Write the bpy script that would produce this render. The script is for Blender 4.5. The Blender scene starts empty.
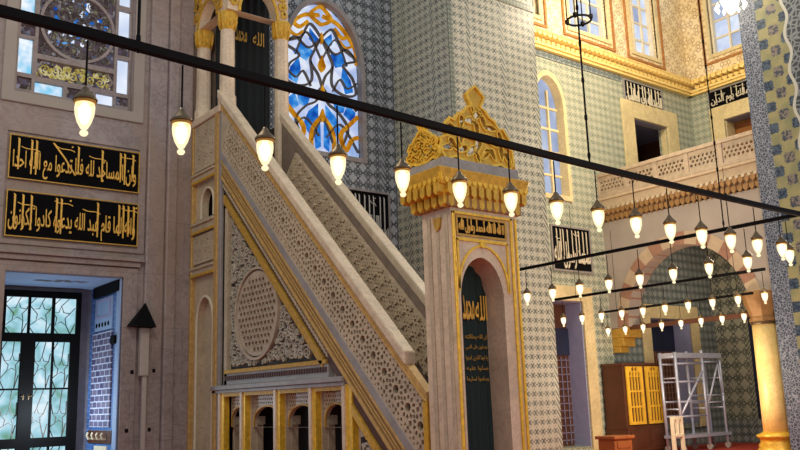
import bpy, bmesh, math, random
from mathutils import Vector, Matrix
from mathutils.geometry import delaunay_2d_cdt
random.seed(7)
PI = math.pi
scene = bpy.context.scene
C = scene.collection

# ------------------------------------------------------------------ node materials
class G:
    """small expression helper around a node tree"""
    def __init__(s, name):
        s.m = bpy.data.materials.new(name); s.m.use_nodes = True
        s.t = s.m.node_tree; s.t.nodes.clear()
        s.out = s.t.nodes.new('ShaderNodeOutputMaterial')
        g = s.t.nodes.new('ShaderNodeNewGeometry'); s.pos = g.outputs['Position']
        sp = s.t.nodes.new('ShaderNodeSeparateXYZ'); s.t.links.new(s.pos, sp.inputs[0])
        s.x, s.y, s.z = sp.outputs
    def set(s, sock, v):
        if isinstance(v, bpy.types.NodeSocket): s.t.links.new(v, sock)
        else:
            if sock.type == 'RGBA' and len(v) == 3: v = (*v, 1)
            sock.default_value = v
    def M(s, op, a, b=0.0, c=None, clamp=False):
        n = s.t.nodes.new('ShaderNodeMath'); n.operation = op; n.use_clamp = clamp
        s.set(n.inputs[0], a); s.set(n.inputs[1], b)
        if c is not None: s.set(n.inputs[2], c)
        return n.outputs[0]
    def add(s, a, b): return s.M('ADD', a, b)
    def sub(s, a, b): return s.M('SUBTRACT', a, b)
    def mul(s, a, b): return s.M('MULTIPLY', a, b)
    def sin(s, a): return s.M('SINE', a)
    def ab(s, a): return s.M('ABSOLUTE', a)
    def step(s, a, lo, hi):
        n = s.t.nodes.new('ShaderNodeMapRange'); n.interpolation_type = 'SMOOTHSTEP'
        s.set(n.inputs[0], a); n.inputs[1].default_value = lo; n.inputs[2].default_value = hi
        return n.outputs[0]
    def mix(s, f, a, b):
        n = s.t.nodes.new('ShaderNodeMix'); n.data_type = 'RGBA'
        s.set(n.inputs[0], f); s.set(n.inputs[6], a); s.set(n.inputs[7], b)
        return n.outputs[2]
    def vec(s, x, y, z=0.0):
        n = s.t.nodes.new('ShaderNodeCombineXYZ')
        s.set(n.inputs[0], x); s.set(n.inputs[1], y); s.set(n.inputs[2], z)
        return n.outputs[0]
    def noise(s, scale, detail=3, v=None, rough=0.55, dist=0.0):
        n = s.t.nodes.new('ShaderNodeTexNoise'); s.set(n.inputs['Vector'], v or s.pos)
        n.inputs['Scale'].default_value = scale; n.inputs['Detail'].default_value = detail
        n.inputs['Roughness'].default_value = rough; n.inputs['Distortion'].default_value = dist
        return n.outputs[0]
    def voro(s, scale, v=None, feature='F1', rnd=1.0, out=0):
        n = s.t.nodes.new('ShaderNodeTexVoronoi'); n.feature = feature; s.set(n.inputs['Vector'], v or s.pos)
        n.inputs['Scale'].default_value = scale; n.inputs['Randomness'].default_value = rnd
        return n.outputs[out]
    def ramp(s, f, stops):
        n = s.t.nodes.new('ShaderNodeValToRGB'); s.set(n.inputs[0], f)
        e = n.color_ramp.elements
        while len(e) < len(stops): e.new(0.5)
        for k, (p, c) in enumerate(stops): e[k].position = p; e[k].color = (*c, 1)
        return n.outputs[0]
    def bsdf(s, col, rough=0.5, metal=0.0, bump=None, bstr=0.3, spec=0.5):
        b = s.t.nodes.new('ShaderNodeBsdfPrincipled')
        s.set(b.inputs['Base Color'], col); s.set(b.inputs['Roughness'], rough); s.set(b.inputs['Metallic'], metal)
        b.inputs['Specular IOR Level'].default_value = spec
        if bump is not None:
            bn = s.t.nodes.new('ShaderNodeBump'); bn.inputs['Strength'].default_value = bstr
            bn.inputs['Distance'].default_value = 0.02
            s.set(bn.inputs['Height'], bump); s.t.links.new(bn.outputs[0], b.inputs['Normal'])
        s.t.links.new(b.outputs[0], s.out.inputs[0]); return s.m
    def emit(s, col, st):
        e = s.t.nodes.new('ShaderNodeEmission'); s.set(e.inputs[0], col); s.set(e.inputs[1], st)
        s.t.links.new(e.outputs[0], s.out.inputs[0]); return s.m

def L(r, g, b):
    f = lambda c: ((c/255+0.055)/1.055)**2.4 if c > 10 else c/255/12.92
    return (f(r), f(g), f(b))

MT = {}
def simple(name, rgb, rough=0.5, metal=0.0, var=0.12, scale=6.0, spec=0.5, bump=0.0):
    g = G(name); c = L(*rgb)
    n = g.noise(scale, 4)
    d = tuple(x*(1-var*1.6) for x in c); u = tuple(min(1, x*(1+var)) for x in c)
    col = g.ramp(n, [(0.3, d), (0.7, u)])
    MT[name] = g.bsdf(col, rough, metal, bump=n if bump else None, bstr=bump, spec=spec)
    return MT[name]

def marble(name, rgb, vein, scale=1.2, blocks=None, rough=0.4):
    g = G(name)
    n = g.noise(scale, 6, dist=1.2, rough=0.6)
    n2 = g.noise(scale*9, 4)
    v = g.noise(scale*2.2, 5, dist=3.0)
    vein_f = g.step(g.ab(g.sub(v, 0.5)), 0.0, 0.05)
    c = L(*rgb)
    base = g.ramp(n, [(0.3, tuple(x*0.80 for x in c)), (0.5, c), (0.72, tuple(min(1, x*1.16) for x in c))])
    base = g.mix(g.mul(g.step(n2, 0.45, 0.75), 0.25), base, L(*vein))
    col = g.mix(g.mul(g.M('SUBTRACT', 1.0, vein_f), 0.35), base, L(*vein))
    if name == 'wall_marble':
        col = g.mix(g.mul(g.step(g.noise(0.55, 4, g.vec(g.mul(g.x, 2.2), g.y, g.mul(g.z, 0.5))), 0.42, 0.66), 0.55), col, L(148, 124, 100))
    if blocks:
        bw, bh = blocks
        u = g.add(g.x, g.y)
        row = g.M('FLOOR', g.mul(g.z, 1/bh))
        uu = g.M('FRACT', g.add(g.mul(u, 1/bw), g.mul(row, 0.5)))
        vv = g.M('FRACT', g.mul(g.z, 1/bh))
        j = g.M('MINIMUM', g.mul(g.M('MINIMUM', uu, g.sub(1.0, uu)), bw), g.mul(g.M('MINIMUM', vv, g.sub(1.0, vv)), bh))
        jf = g.step(j, 0.004, 0.012)
        col = g.mix(g.mul(g.M('SUBTRACT', 1.0, jf), 0.3), col, L(*vein))
    MT[name] = g.bsdf(col, rough, 0.0, bump=n2, bstr=0.05)
    return MT[name]

marble('wall_marble', (150, 136, 132), (92, 80, 80), 0.9, (1.9, 1.05), 0.5)
marble('minbar_marble', (188, 170, 141), (140, 122, 106), 1.6)
marble('portal_marble', (214, 192, 162), (160, 138, 118), 1.8)
marble('grey_marble', (150, 143, 138), (112, 106, 104), 2.0)
marble('pale_stone', (222, 202, 152), (176, 152, 104), 1.4)
marble('column_marble', (236, 204, 132), (214, 168, 90), 0.8)
simple('carved_ground_shade', (52, 43, 40), 0.8)  # ground tone, darkened further so the carved cut-outs look shaded
simple('arabesque_ground', (56, 54, 58), 0.8)
simple('arabesque_scroll', (184, 174, 154), 0.5)
simple('relief_ground', (138, 120, 106), 0.7)
simple('relief', (178, 160, 136), 0.5)
simple('relief_light', (208, 187, 158), 0.5)
simple('moulding_bronze', (152, 120, 76), 0.5, 0.15)
simple('balcony_stone', (168, 148, 124), 0.6)
simple('plaster', (160, 149, 138), 0.9, var=0.06, scale=1.2)
simple('plaster_red', (152, 112, 92), 0.9, var=0.1)
simple('plaster_cream', (182, 160, 132), 0.9, var=0.06)
simple('dark_iron', (13, 11, 11), 0.8, 0.0, spec=0.15)
simple('black', (10, 10, 11), 0.85, spec=0.15)
simple('black_panel', (11, 10, 12), 0.9, spec=0.1)
simple('bronze', (104, 86, 62), 0.4, 0.6)
simple('dark_red_bead', (84, 58, 52), 0.6)
simple('cornice_gold', (246, 214, 132), 0.55, 0.1, var=0.08, scale=12)
simple('brown_muqarnas', (150, 112, 66), 0.6, 0.15)
simple('passage_shade', (26, 23, 22), 0.9)  # near-black colour stands in for shade in the passage under the stair
simple('wood_dark', (84, 48, 30), 0.45, scale=3)
simple('wood_mid', (140, 80, 42), 0.45, scale=3)
simple('lattice_yellow', (226, 178, 52), 0.5)
simple('scaffold_metal', (196, 202, 222), 0.35, 0.35, var=0.05)
simple('cream_paint', (226, 214, 186), 0.5, var=0.05)
simple('curtain_green', (18, 40, 40), 0.85, scale=2)
simple('curtain_dark', (19, 26, 28), 0.9, scale=2)
simple('curtain_blue', (26, 34, 62), 0.85, scale=2)
simple('white_letter', (204, 204, 196), 0.5, var=0.05)
simple('lavender_reveal', (158, 160, 196), 0.6, var=0.05)
simple('lavender_ceiling', (128, 120, 146), 0.8, var=0.05)
simple('pipe_grey', (172, 162, 154), 0.5, var=0.05)
simple('soffit_blue', (150, 176, 212), 0.7, var=0.05, scale=2)
simple('frame_grey', (120, 118, 124), 0.6)
simple('wood_panel', (150, 94, 38), 0.4, scale=2)
simple('lead', (96, 86, 78), 0.5, 0.2)

def gold(name, rgb, rough, metal):
    g = G(name); c = L(*rgb); n = g.noise(14, 4)
    col = g.ramp(n, [(0.3, tuple(x*0.72 for x in c)), (0.7, tuple(min(1, x*1.1) for x in c))])
    MT[name] = g.bsdf(col, rough, metal, bump=n, bstr=0.12)
gold('gold', (218, 170, 56), 0.38, 0.3)
gold('gold_dull', (196, 152, 62), 0.5, 0.25)
gold('gold_pale', (198, 158, 92), 0.5, 0.15)
gold('gold_letter', (240, 188, 76), 0.5, 0.0)
gold('gold_bright', (244, 196, 62), 0.35, 0.25)

# lattice tiles: staggered dark buds on a pale glaze, upright border lines and tile joints
def lattice_tile(name, pale, mid, dark, p=0.125, big=1.12):
    g = G(name)
    u = g.add(g.x, g.y); v = g.z
    k = PI/p
    wob = g.mul(g.sub(g.noise(9, 2), 0.5), 0.05)
    uu = g.add(u, wob); vv = g.add(v, wob)
    a = g.mul(g.sin(g.mul(uu, k)), g.sin(g.mul(vv, k*0.8)))
    buds = g.step(a, 0.22, 0.52)
    b = g.mul(g.sin(g.mul(uu, k*2)), g.sin(g.mul(vv, k*1.6)))
    fine = g.step(g.ab(b), 0.35, 0.85)
    n = g.noise(0.7, 3)
    base = g.mix(g.step(n, 0.35, 0.68), L(*pale), L(*mid))
    col = g.mix(g.mul(fine, 0.32), base, L(*dark))
    fade = g.step(g.noise(1.6, 2), 0.22, 0.6)
    col = g.mix(g.mul(buds, g.add(0.55, g.mul(fade, 0.4))), col, L(*dark))
    fu = g.M('FRACT', g.mul(u, 1/big))
    band = g.step(g.ab(g.sub(fu, 0.5)), 0.455, 0.47)
    rope = g.step(g.sin(g.add(g.mul(u, 70), g.mul(v, 44))), -0.2, 0.4)
    col = g.mix(g.mul(band, g.add(0.35, g.mul(rope, 0.4))), col, L(*mid))
    jt = g.M('MINIMUM', g.ab(g.sub(g.M('FRACT', g.mul(u, 1/0.5)), 0.5)), g.ab(g.sub(g.M('FRACT', g.mul(v, 1/0.5)), 0.5)))
    col = g.mix(g.mul(g.sub(1.0, g.step(jt, 0.004, 0.012)), 0.3), col, L(*dark))
    MT[name] = g.bsdf(col, 0.32, 0.0)
def net_tile(name, line, cell, cell2, sc=7.0, lo=0.02, hi=0.09, big=1.12, rnd=0.42, rough=0.32):
    # pale interlaced net over darker cells, upright guard bands, tile joints
    g = G(name); u = g.add(g.x, g.y); v = g.z
    vc = g.vec(u, g.mul(v, 0.92))
    e = g.voro(sc, vc, 'DISTANCE_TO_EDGE', rnd)
    e2 = g.voro(sc*2.3, vc, 'DISTANCE_TO_EDGE', 0.9)
    cells = g.mix(g.step(g.noise(0.8, 3), 0.35, 0.68), L(*cell), L(*cell2))
    col = g.mix(g.mul(g.sub(1.0, g.step(e2, 0.02, 0.12)), 0.45), cells, L(*line))
    col = g.mix(g.sub(1.0, g.step(e, lo, hi)), col, L(*line))
    fu = g.M('FRACT', g.mul(u, 1/big)); band = g.step(g.ab(g.sub(fu, 0.5)), 0.44, 0.455)
    rope = g.step(g.sin(g.add(g.mul(u, 60), g.mul(v, 40))), -0.2, 0.4)
    col = g.mix(g.mul(band, 0.8), col, g.mix(rope, L(*cell), L(*line)))
    jt = g.M('MINIMUM', g.ab(g.sub(g.M('FRACT', g.mul(u, 1/0.28)), 0.5)), g.ab(g.sub(g.M('FRACT', g.mul(v, 1/0.28)), 0.5)))
    col = g.mix(g.mul(g.sub(1.0, g.step(jt, 0.006, 0.02)), 0.25), col, L(*cell2))
    MT[name] = g.bsdf(col, rough, 0.0, spec=0.4)
def lace_tile(name, line, cell, cell2, p=0.27, lo=-0.15, hi=0.35, big=1.12, rough=0.32, fine=0.5):
    # mirrored lace ornament repeating once per tile, guard bands, tile joints
    g = G(name); u = g.add(g.x, g.y); v = g.z
    w1 = g.mul(g.sub(g.noise(5, 2), 0.5), 0.02)
    a = g.mul(g.add(u, w1), 2*PI/p); b = g.mul(g.add(v, w1), 2*PI/p)
    cos = lambda q: g.M('COSINE', q)
    f = g.add(g.add(cos(a), cos(b)), g.mul(g.mul(cos(g.mul(a, 2.0)), cos(g.mul(b, 2.0))), 1.25))
    f = g.add(f, g.mul(g.mul(cos(g.mul(a, 3.0)), cos(b)), fine))
    n = g.noise(0.8, 3)
    cells = g.mix(g.step(n, 0.35, 0.68), L(*cell), L(*cell2))
    col = g.mix(g.step(f, lo, hi), L(*line), cells)
    rim = g.sub(1.0, g.step(g.ab(g.sub(f, 1.35)), 0.10, 0.32))
    col = g.mix(g.mul(rim, 0.75), col, L(*line))
    col = g.mix(g.mul(g.sub(1.0, g.step(g.ab(g.add(f, 1.1)), 0.1, 0.3)), 0.45), col, cells)
    fu = g.M('FRACT', g.mul(u, 1/big)); band = g.step(g.ab(g.sub(fu, 0.5)), 0.44, 0.455)
    rope = g.step(g.sin(g.add(g.mul(u, 60), g.mul(v, 40))), -0.2, 0.4)
    col = g.mix(g.mul(band, 0.7), col, g.mix(rope, cells, L(*line)))
    wear = g.step(g.noise(2.2, 3), 0.3, 0.75)
    col = g.mix(g.mul(wear, 0.30), col, g.mix(0.5, L(*line), L(*cell2)))
    MT[name] = g.bsdf(col, rough, 0.0, spec=0.4)
lace_tile('tile_lattice', (206, 200, 176), (66, 78, 78), (96, 104, 98), 0.21, 0.2, 0.75)
lace_tile('tile_lattice_shaded', (172, 176, 178), (34, 42, 50), (58, 66, 70), 0.29, -0.1, 0.3)  # the pier's tile again, its colours dimmed for the wall in shade
lace_tile('tile_green', (188, 186, 162), (100, 116, 106), (130, 138, 120), 0.24, 0.1, 0.6)
lace_tile('tile_pale_net', (192, 190, 166), (88, 106, 98), (116, 126, 112), 0.24, 0.1, 0.6)
lace_tile('tile_blue_grey', (152, 158, 154), (52, 66, 72), (76, 88, 90), 0.25, -0.1, 0.4)
lace_tile('tile_tulip', (176, 176, 156), (72, 82, 78), (100, 106, 96), 0.40, 0.0, 0.4)
lace_tile('tile_border', (160, 160, 140), (70, 86, 80), (96, 106, 94), 0.12)

def niche_tile(name):
    g = G(name); u = g.add(g.x, g.y); v = g.z
    fr = lambda s, w: g.ab(g.sub(g.M('FRACT', g.mul(s, 1/w)), 0.5))
    jt = g.M('MINIMUM', fr(u, 0.16), fr(v, 0.12))
    c = g.mix(g.step(g.noise(5, 3), 0.4, 0.65), L(70, 112, 176), L(46, 80, 140))
    c = g.mix(g.sub(1.0, g.step(jt, 0.02, 0.07)), c, L(126, 158, 204))
    MT[name] = g.bsdf(c, 0.4)
niche_tile('tile_niche_blue')

def brickish(name, a, b, line, w=0.3, h=0.16):
    g = G(name); u = g.add(g.x, g.y); v = g.z
    n = g.t.nodes.new('ShaderNodeTexBrick'); g.set(n.inputs['Vector'], g.vec(u, v))
    g.set(n.inputs['Color1'], L(*a)); g.set(n.inputs['Color2'], L(*b)); g.set(n.inputs['Mortar'], L(*line))
    n.inputs['Scale'].default_value = 1; n.inputs['Mortar Size'].default_value = 0.012
    n.inputs['Brick Width'].default_value = w; n.inputs['Row Height'].default_value = h
    MT[name] = g.bsdf(n.outputs[0], 0.55)
brickish('stack_pattern', (112, 104, 128), (72, 70, 104), (190, 196, 222), 0.26, 0.12)

# pier with big rosette tiles: a border band at its edge, then staggered rosettes
def rosette_tile(name, edge):
    g = G(name); u = g.sub(edge, g.y); v = g.z
    def cell(off_u, off_v):
        fu = g.mul(g.sub(g.M('FRACT', g.add(g.mul(u, 1/0.60), off_u)), 0.5), 0.60)
        fv = g.mul(g.sub(g.M('FRACT', g.add(g.mul(v, 1/0.555), off_v)), 0.5), 0.555)
        r = g.M('SQRT', g.add(g.mul(fu, fu), g.mul(fv, fv)))
        th = g.M('ARCTAN2', fv, fu)
        lob = g.add(0.142, g.add(g.mul(g.M('COSINE', g.mul(th, 4.0)), -0.016), g.mul(g.M('COSINE', g.mul(th, 12.0)), 0.010)))
        d = g.sub(r, lob)
        return g.sub(1.0, g.step(d, -0.012, 0.012)), r
    f1, r1 = cell(0.5-0.57/0.60+1, 0.5-10.72/0.555+20)
    f2, r2 = cell(0.5-0.87/0.60+1, 0.5-10.46/0.555+20)
    yel = g.mix(g.step(g.noise(2.5, 3), 0.35, 0.7), L(138, 132, 96), L(112, 114, 86))
    blue = g.mix(g.step(g.noise(16, 2), 0.4, 0.6), L(28, 42, 64), L(66, 80, 96))
    col = g.mix(f1, yel, blue); col = g.mix(f2, col, g.mix(g.step(g.noise(14, 2), 0.45, 0.55), L(54, 60, 74), L(112, 104, 98)))
    # thin joints
    jt = g.ab(g.sub(g.M('FRACT', g.mul(u, 1/0.30)), 0.5))
    col = g.mix(g.mul(g.sub(1.0, g.step(jt, 0.01, 0.03)), 0.25), col, L(96, 90, 70))
    vine_n = g.voro(15, g.vec(u, v), 'DISTANCE_TO_EDGE')
    band_col = g.mix(g.step(vine_n, 0.03, 0.13), L(128, 134, 146), L(56, 64, 82))
    inb = g.sub(1.0, g.step(u, 0.455, 0.475))
    col = g.mix(inb, col, band_col)
    wav = g.add(1.20, g.mul(g.sin(g.mul(v, 6.6)), 0.055))
    d = g.sub(u, wav)
    field = g.mix(g.step(g.voro(7, g.vec(u, v), 'DISTANCE_TO_EDGE'), 0.04, 0.16), L(112, 118, 124), L(48, 54, 62))
    col = g.mix(g.step(d, -0.01, 0.01), col, field)
    col = g.mix(g.sub(1.0, g.step(g.ab(d), 0.028, 0.045)), col, L(168, 168, 160))
    MT[name] = g.bsdf(col, 0.55, spec=0.25)
rosette_tile('tile_rosette', 10.87)

def painted(name):
    g = G(name); u = g.add(g.x, g.y); v = g.z
    cs = lambda q: g.M('COSINE', q)
    a = g.mul(u, 2*PI/0.62); b = g.mul(v, 2*PI/0.62)
    f = g.add(g.add(cs(a), cs(b)), g.mul(g.mul(cs(g.mul(a, 2.0)), cs(g.mul(b, 2.0))), 1.2))
    e = g.mul(g.ab(g.sub(f, 0.4)), 0.12)
    e2 = g.mul(g.ab(g.add(f, 0.9)), 0.16)
    base = g.mix(g.step(g.noise(0.9, 3), 0.35, 0.7), L(236, 220, 182), L(226, 204, 154))
    c = g.mix(g.mul(g.sub(1.0, g.step(e, 0.02, 0.06)), 0.62), base, L(150, 100, 52))
    c = g.mix(g.mul(g.sub(1.0, g.step(e2, 0.02, 0.1)), 0.5), c, L(176, 126, 68))
    MT[name] = g.bsdf(c, 0.8)
painted('painted_plaster')
simple('painted_border', (176, 120, 62), 0.7, scale=18, var=0.3)

def carpet():
    g = G('carpet_red')
    n = g.noise(30, 3)
    c = g.mix(n, L(150, 40, 22), L(196, 66, 36))
    MT['carpet_red'] = g.bsdf(c, 0.95)
carpet()

def win_emit(name, stops, scale, st, dist=0.0):
    g = G(name); n = g.noise(scale, 2, dist=dist)
    MT[name] = g.emit(g.ramp(n, stops), st)
win_emit('daylight_lavender', [(0.36, L(150, 178, 226)), (0.5, L(186, 200, 238)), (0.62, L(226, 234, 250))], 2.0, 0.9)
win_emit('daylight_blue', [(0.36, L(130, 205, 240)), (0.5, L(198, 226, 248)), (0.6, L(240, 248, 255))], 3.2, 0.95)
win_emit('daylight_pale', [(0.3, L(188, 202, 230)), (0.5, L(212, 222, 242)), (0.7, L(238, 243, 252))], 1.6, 1.0)
win_emit('daylight_garden', [(0.30, L(110, 160, 132)), (0.42, L(138, 190, 198)), (0.52, L(168, 214, 230)), (0.66, L(220, 240, 250))], 2.2, 0.95, 0.6)
win_emit('glass_blue', [(0.35, L(20, 74, 170)), (0.55, L(44, 130, 222)), (0.7, L(120, 190, 244))], 3.0, 0.85)
win_emit('glass_gilt', [(0.3, L(120, 100, 50)), (0.5, L(190, 172, 90)), (0.7, L(226, 220, 176))], 9.0, 0.75)
win_emit('glass_amber', [(0.3, L(170, 100, 10)), (0.7, L(240, 170, 40))], 6.0, 0.7)
win_emit('glass_steel', [(0.3, L(150, 162, 194)), (0.5, L(172, 184, 212)), (0.7, L(206, 216, 236))], 1.2, 0.92)

def mosaic():
    g = G('glass_mosaic')
    c = g.voro(13, None, 'F1', 1.0, 1)
    hs = g.t.nodes.new('ShaderNodeSeparateColor'); g.t.links.new(c, hs.inputs[0])
    f = hs.outputs[0]
    col = g.ramp(f, [(0.0, L(70, 58, 56)), (0.35, L(96, 80, 84)), (0.55, L(112, 96, 108)), (0.70, L(92, 104, 130)), (0.76, L(140, 134, 96)), (0.88, L(164, 160, 176)), (1.0, L(70, 60, 60))])
    MT['glass_mosaic'] = g.emit(col, 0.55)
mosaic()
def lamp_mats():
    g = G('lamp_glass')
    e = g.t.nodes.new('ShaderNodeEmission'); e.inputs[0].default_value = (*L(255, 232, 186), 1); e.inputs[1].default_value = 1.5
    t = g.t.nodes.new('ShaderNodeBsdfTransparent')
    mx = g.t.nodes.new('ShaderNodeMixShader'); mx.inputs[0].default_value = 0.55
    g.t.links.new(t.outputs[0], mx.inputs[1]); g.t.links.new(e.outputs[0], mx.inputs[2])
    g.t.links.new(mx.outputs[0], g.out.inputs[0]); MT['lamp_glass'] = g.m
    g = G('lamp_bulb'); MT['lamp_bulb'] = g.emit(L(255, 244, 220), 9.0)
    g = G('crystal_lit'); MT['crystal_lit'] = g.emit(L(255, 246, 226), 2.4)
lamp_mats()

# ------------------------------------------------------------------ mesh helpers
class Fr:
    """a working plane: u, v in the plane, n out of it"""
    def __init__(s, o, u, v, n): s.o, s.u, s.v, s.n = Vector(o), Vector(u), Vector(v), Vector(n)
    def p(s, u, v, n=0.0): return s.o + s.u*u + s.v*v + s.n*n
def FX(x): return Fr((x, 0, 0), (0, 1, 0), (0, 0, 1), (-1, 0, 0))     # u = Y, v = Z, faces -X
def FY(y): return Fr((0, y, 0), (1, 0, 0), (0, 0, 1), (0, -1, 0))     # u = X, v = Z, faces -Y

class MB:
    def __init__(s): s.v, s.f = [], []
    def face(s, pts):
        b = len(s.v); s.v += [Vector(p) for p in pts]; s.f.append(tuple(range(b, b+len(pts))))
    def hull8(s, p):
        b = len(s.v); s.v += [Vector(q) for q in p]
        for q in ((0, 1, 2, 3), (4, 5, 6, 7), (0, 1, 5, 4), (1, 2, 6, 5), (2, 3, 7, 6), (3, 0, 4, 7)): s.f.append(tuple(b+i for i in q))
    def box(s, x0, x1, y0, y1, z0, z1):
        s.hull8([(x0, y0, z0), (x1, y0, z0), (x1, y1, z0), (x0, y1, z0), (x0, y0, z1), (x1, y0, z1), (x1, y1, z1), (x0, y1, z1)]); return s
    def fbox(s, fr, u0, u1, v0, v1, n0, n1):
        s.hull8([fr.p(u0, v0, n0), fr.p(u1, v0, n0), fr.p(u1, v1, n0), fr.p(u0, v1, n0), fr.p(u0, v0, n1), fr.p(u1, v0, n1), fr.p(u1, v1, n1), fr.p(u0, v1, n1)]); return s
    def prism(s, fr, poly, n0, n1):
        b = len(s.v); k = len(poly)
        s.v += [fr.p(u, v, n0) for u, v in poly] + [fr.p(u, v, n1) for u, v in poly]
        s.f.append(tuple(range(b, b+k))); s.f.append(tuple(range(b+k, b+2*k)))
        for i in range(k):
            j = (i+1) % k; s.f.append((b+i, b+j, b+k+j, b+k+i))
        return s
    def tube(s, path, r, n=8, closed=False):
        path = [Vector(p) for p in path]; k = len(path); rs = r if isinstance(r, (list, tuple)) else [r]*k
        b = len(s.v); prev = None
        for i, p in enumerate(path):
            if closed: t = path[(i+1) % k]-path[i-1]
            else: t = path[min(i+1, k-1)]-path[max(i-1, 0)]
            t.normalize()
            a = prev if prev is not None else (Vector((0, 0, 1)) if abs(t.z) < 0.9 else Vector((1, 0, 0)))
            a = (a-t*a.dot(t)).normalized(); prev = a; c = t.cross(a)
            for j in range(n):
                w = 2*PI*(j+0.5)/n; s.v.append(p+(a*math.cos(w)+c*math.sin(w))*rs[i])
        for i in range(k if closed else k-1):
            i2 = (i+1) % k
            for j in range(n):
                j2 = (j+1) % n; s.f.append((b+i*n+j, b+i*n+j2, b+i2*n+j2, b+i2*n+j))
        if not closed:
            s.f.append(tuple(b+j for j in range(n))); s.f.append(tuple(b+(k-1)*n+j for j in range(n)))
        return s
    def lathe(s, c, prof, n=16, rot=0.0):
        b = len(s.v); k = len(prof)
        for r, z in prof:
            for j in range(n):
                w = 2*PI*j/n+rot; s.v.append(Vector((c[0]+r*math.cos(w), c[1]+r*math.sin(w), c[2]+z)))
        for i in range(k-1):
            for j in range(n):
                j2 = (j+1) % n; s.f.append((b+i*n+j, b+i*n+j2, b+(i+1)*n+j2, b+(i+1)*n+j))
        s.f.append(tuple(b+j for j in range(n))); s.f.append(tuple(b+(k-1)*n+j for j in range(n)))
        return s
    def plate(s, fr, outline, holes, n0, n1):
        """a slab between n0 and n1 with holes cut right through"""
        pts, edges, faces = [], [], []
        for poly in [outline]+holes:
            if sum(poly[i-1][0]*poly[i][1]-poly[i][0]*poly[i-1][1] for i in range(len(poly))) < 0: poly = poly[::-1]
            b = len(pts); k = len(poly); pts += [Vector((p[0], p[1])) for p in poly]
            faces.append(list(range(b, b+k)))
        vs, es, fs, ov, oe, of = delaunay_2d_cdt(pts, edges, faces, 1, 1e-5, True)
        keep = [f for f, o in zip(fs, of) if 0 in o and len(o) == 1]
        b = len(s.v); k = len(vs)
        s.v += [fr.p(p[0], p[1], n0) for p in vs]+[fr.p(p[0], p[1], n1) for p in vs]
        cnt = {}
        for f in keep:
            s.f.append(tuple(b+i for i in f)); s.f.append(tuple(b+k+i for i in f))
            for i in range(len(f)):
                a, c = f[i], f[(i+1) % len(f)]; key = (min(a, c), max(a, c)); cnt[key] = cnt.get(key, 0)+1
        for (a, c), q in cnt.items():
            if q == 1: s.f.append((b+a, b+c, b+k+c, b+k+a))
        return s
    def ribbon(s, fr, line, ws, n0, n1):
        """a raised strip along a 2-D line, its width given point by point"""
        k = len(line)
        if k < 2: return s
        L_, R_ = [], []
        for i in range(k):
            a, c = line[max(i-1, 0)], line[min(i+1, k-1)]
            dx, dy = c[0]-a[0], c[1]-a[1]; d = math.hypot(dx, dy) or 1e-6
            nx, ny = -dy/d, dx/d; w = (ws[i] if isinstance(ws, (list, tuple)) else ws)/2
            L_.append((line[i][0]+nx*w, line[i][1]+ny*w)); R_.append((line[i][0]-nx*w, line[i][1]-ny*w))
        b = len(s.v)
        for i in range(k):
            s.v += [fr.p(*L_[i], n0), fr.p(*L_[i], n1), fr.p(*R_[i], n1), fr.p(*R_[i], n0)]
        for i in range(k-1):
            o, q = b+4*i, b+4*i+4
            for j in range(3): s.f.append((o+j, o+j+1, q+j+1, q+j))
        s.f.append((b, b+1, b+2, b+3)); o = b+4*(k-1); s.f.append((o, o+1, o+2, o+3))
        return s
    def build(s, name, mat, parent=None, smooth=False, bevel=0.0):
        off = Vector((0, 0, 0)); q = parent
        while q is not None: off += q.location; q = q.parent
        me = bpy.data.meshes.new(name)
        me.from_pydata([v-off for v in s.v], [], s.f)
        bm = bmesh.new(); bm.from_mesh(me); bmesh.ops.recalc_face_normals(bm, faces=bm.faces); bm.to_mesh(me); bm.free()
        me.materials.append(MT[mat] if isinstance(mat, str) else mat)
        if smooth:
            for p in me.polygons: p.use_smooth = True
        o = bpy.data.objects.new(name, me); C.objects.link(o)
        if parent is not None: o.parent = parent
        if bevel:
            m = o.modifiers.new('edge', 'BEVEL'); m.width = bevel; m.segments = 2; m.limit_method = 'ANGLE'; m.angle_limit = 0.6
        return o

def thing(name, label, cat, loc=(0, 0, 0), group=None):
    o = bpy.data.objects.new(name, None); C.objects.link(o); o.location = loc; o.empty_display_size = 0.1
    o['label'] = label; o['category'] = cat
    if group: o['group'] = group
    return o
def tag(o, label, cat, group=None):
    o['label'] = label; o['category'] = cat
    if group: o['group'] = group
    return o
def struct(o): o['kind'] = 'structure'; return o
def sempty(name, loc):
    o = bpy.data.objects.new(name, None); C.objects.link(o); o.location = loc; o['kind'] = 'structure'; return o

def arch(u0, u1, vs, va, n=10, foot=None):
    """a pointed arch outline: up the left side, over, down the right"""
    c = (u0+u1)/2; w = (u1-u0)/2; pts = []
    for i in range(n+1):
        t = i/n; a = t*PI/2
        pts.append((c-w*math.cos(a)**0.92, vs+(va-vs)*(0.86*math.sin(a)+0.14*t)))
    r = [(2*c-x, y) for x, y in reversed(pts[:-1])]
    full = pts+r
    return ([(u0, foot)] if foot is not None else [])+full+([(u1, foot)] if foot is not None else [])
def ngon(c, r, n, rot=0.0, sx=1.0, sy=1.0): return [(c[0]+sx*r*math.cos(rot+2*PI*i/n), c[1]+sy*r*math.sin(rot+2*PI*i/n)) for i in range(n)]
def inpoly(p, poly):
    x, y = p; r = False; j = len(poly)-1
    for i in range(len(poly)):
        xi, yi = poly[i]; xj, yj = poly[j]
        if (yi > y) != (yj > y) and x < (xj-xi)*(y-yi)/(yj-yi)+xi: r = not r
        j = i
    return r
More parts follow.
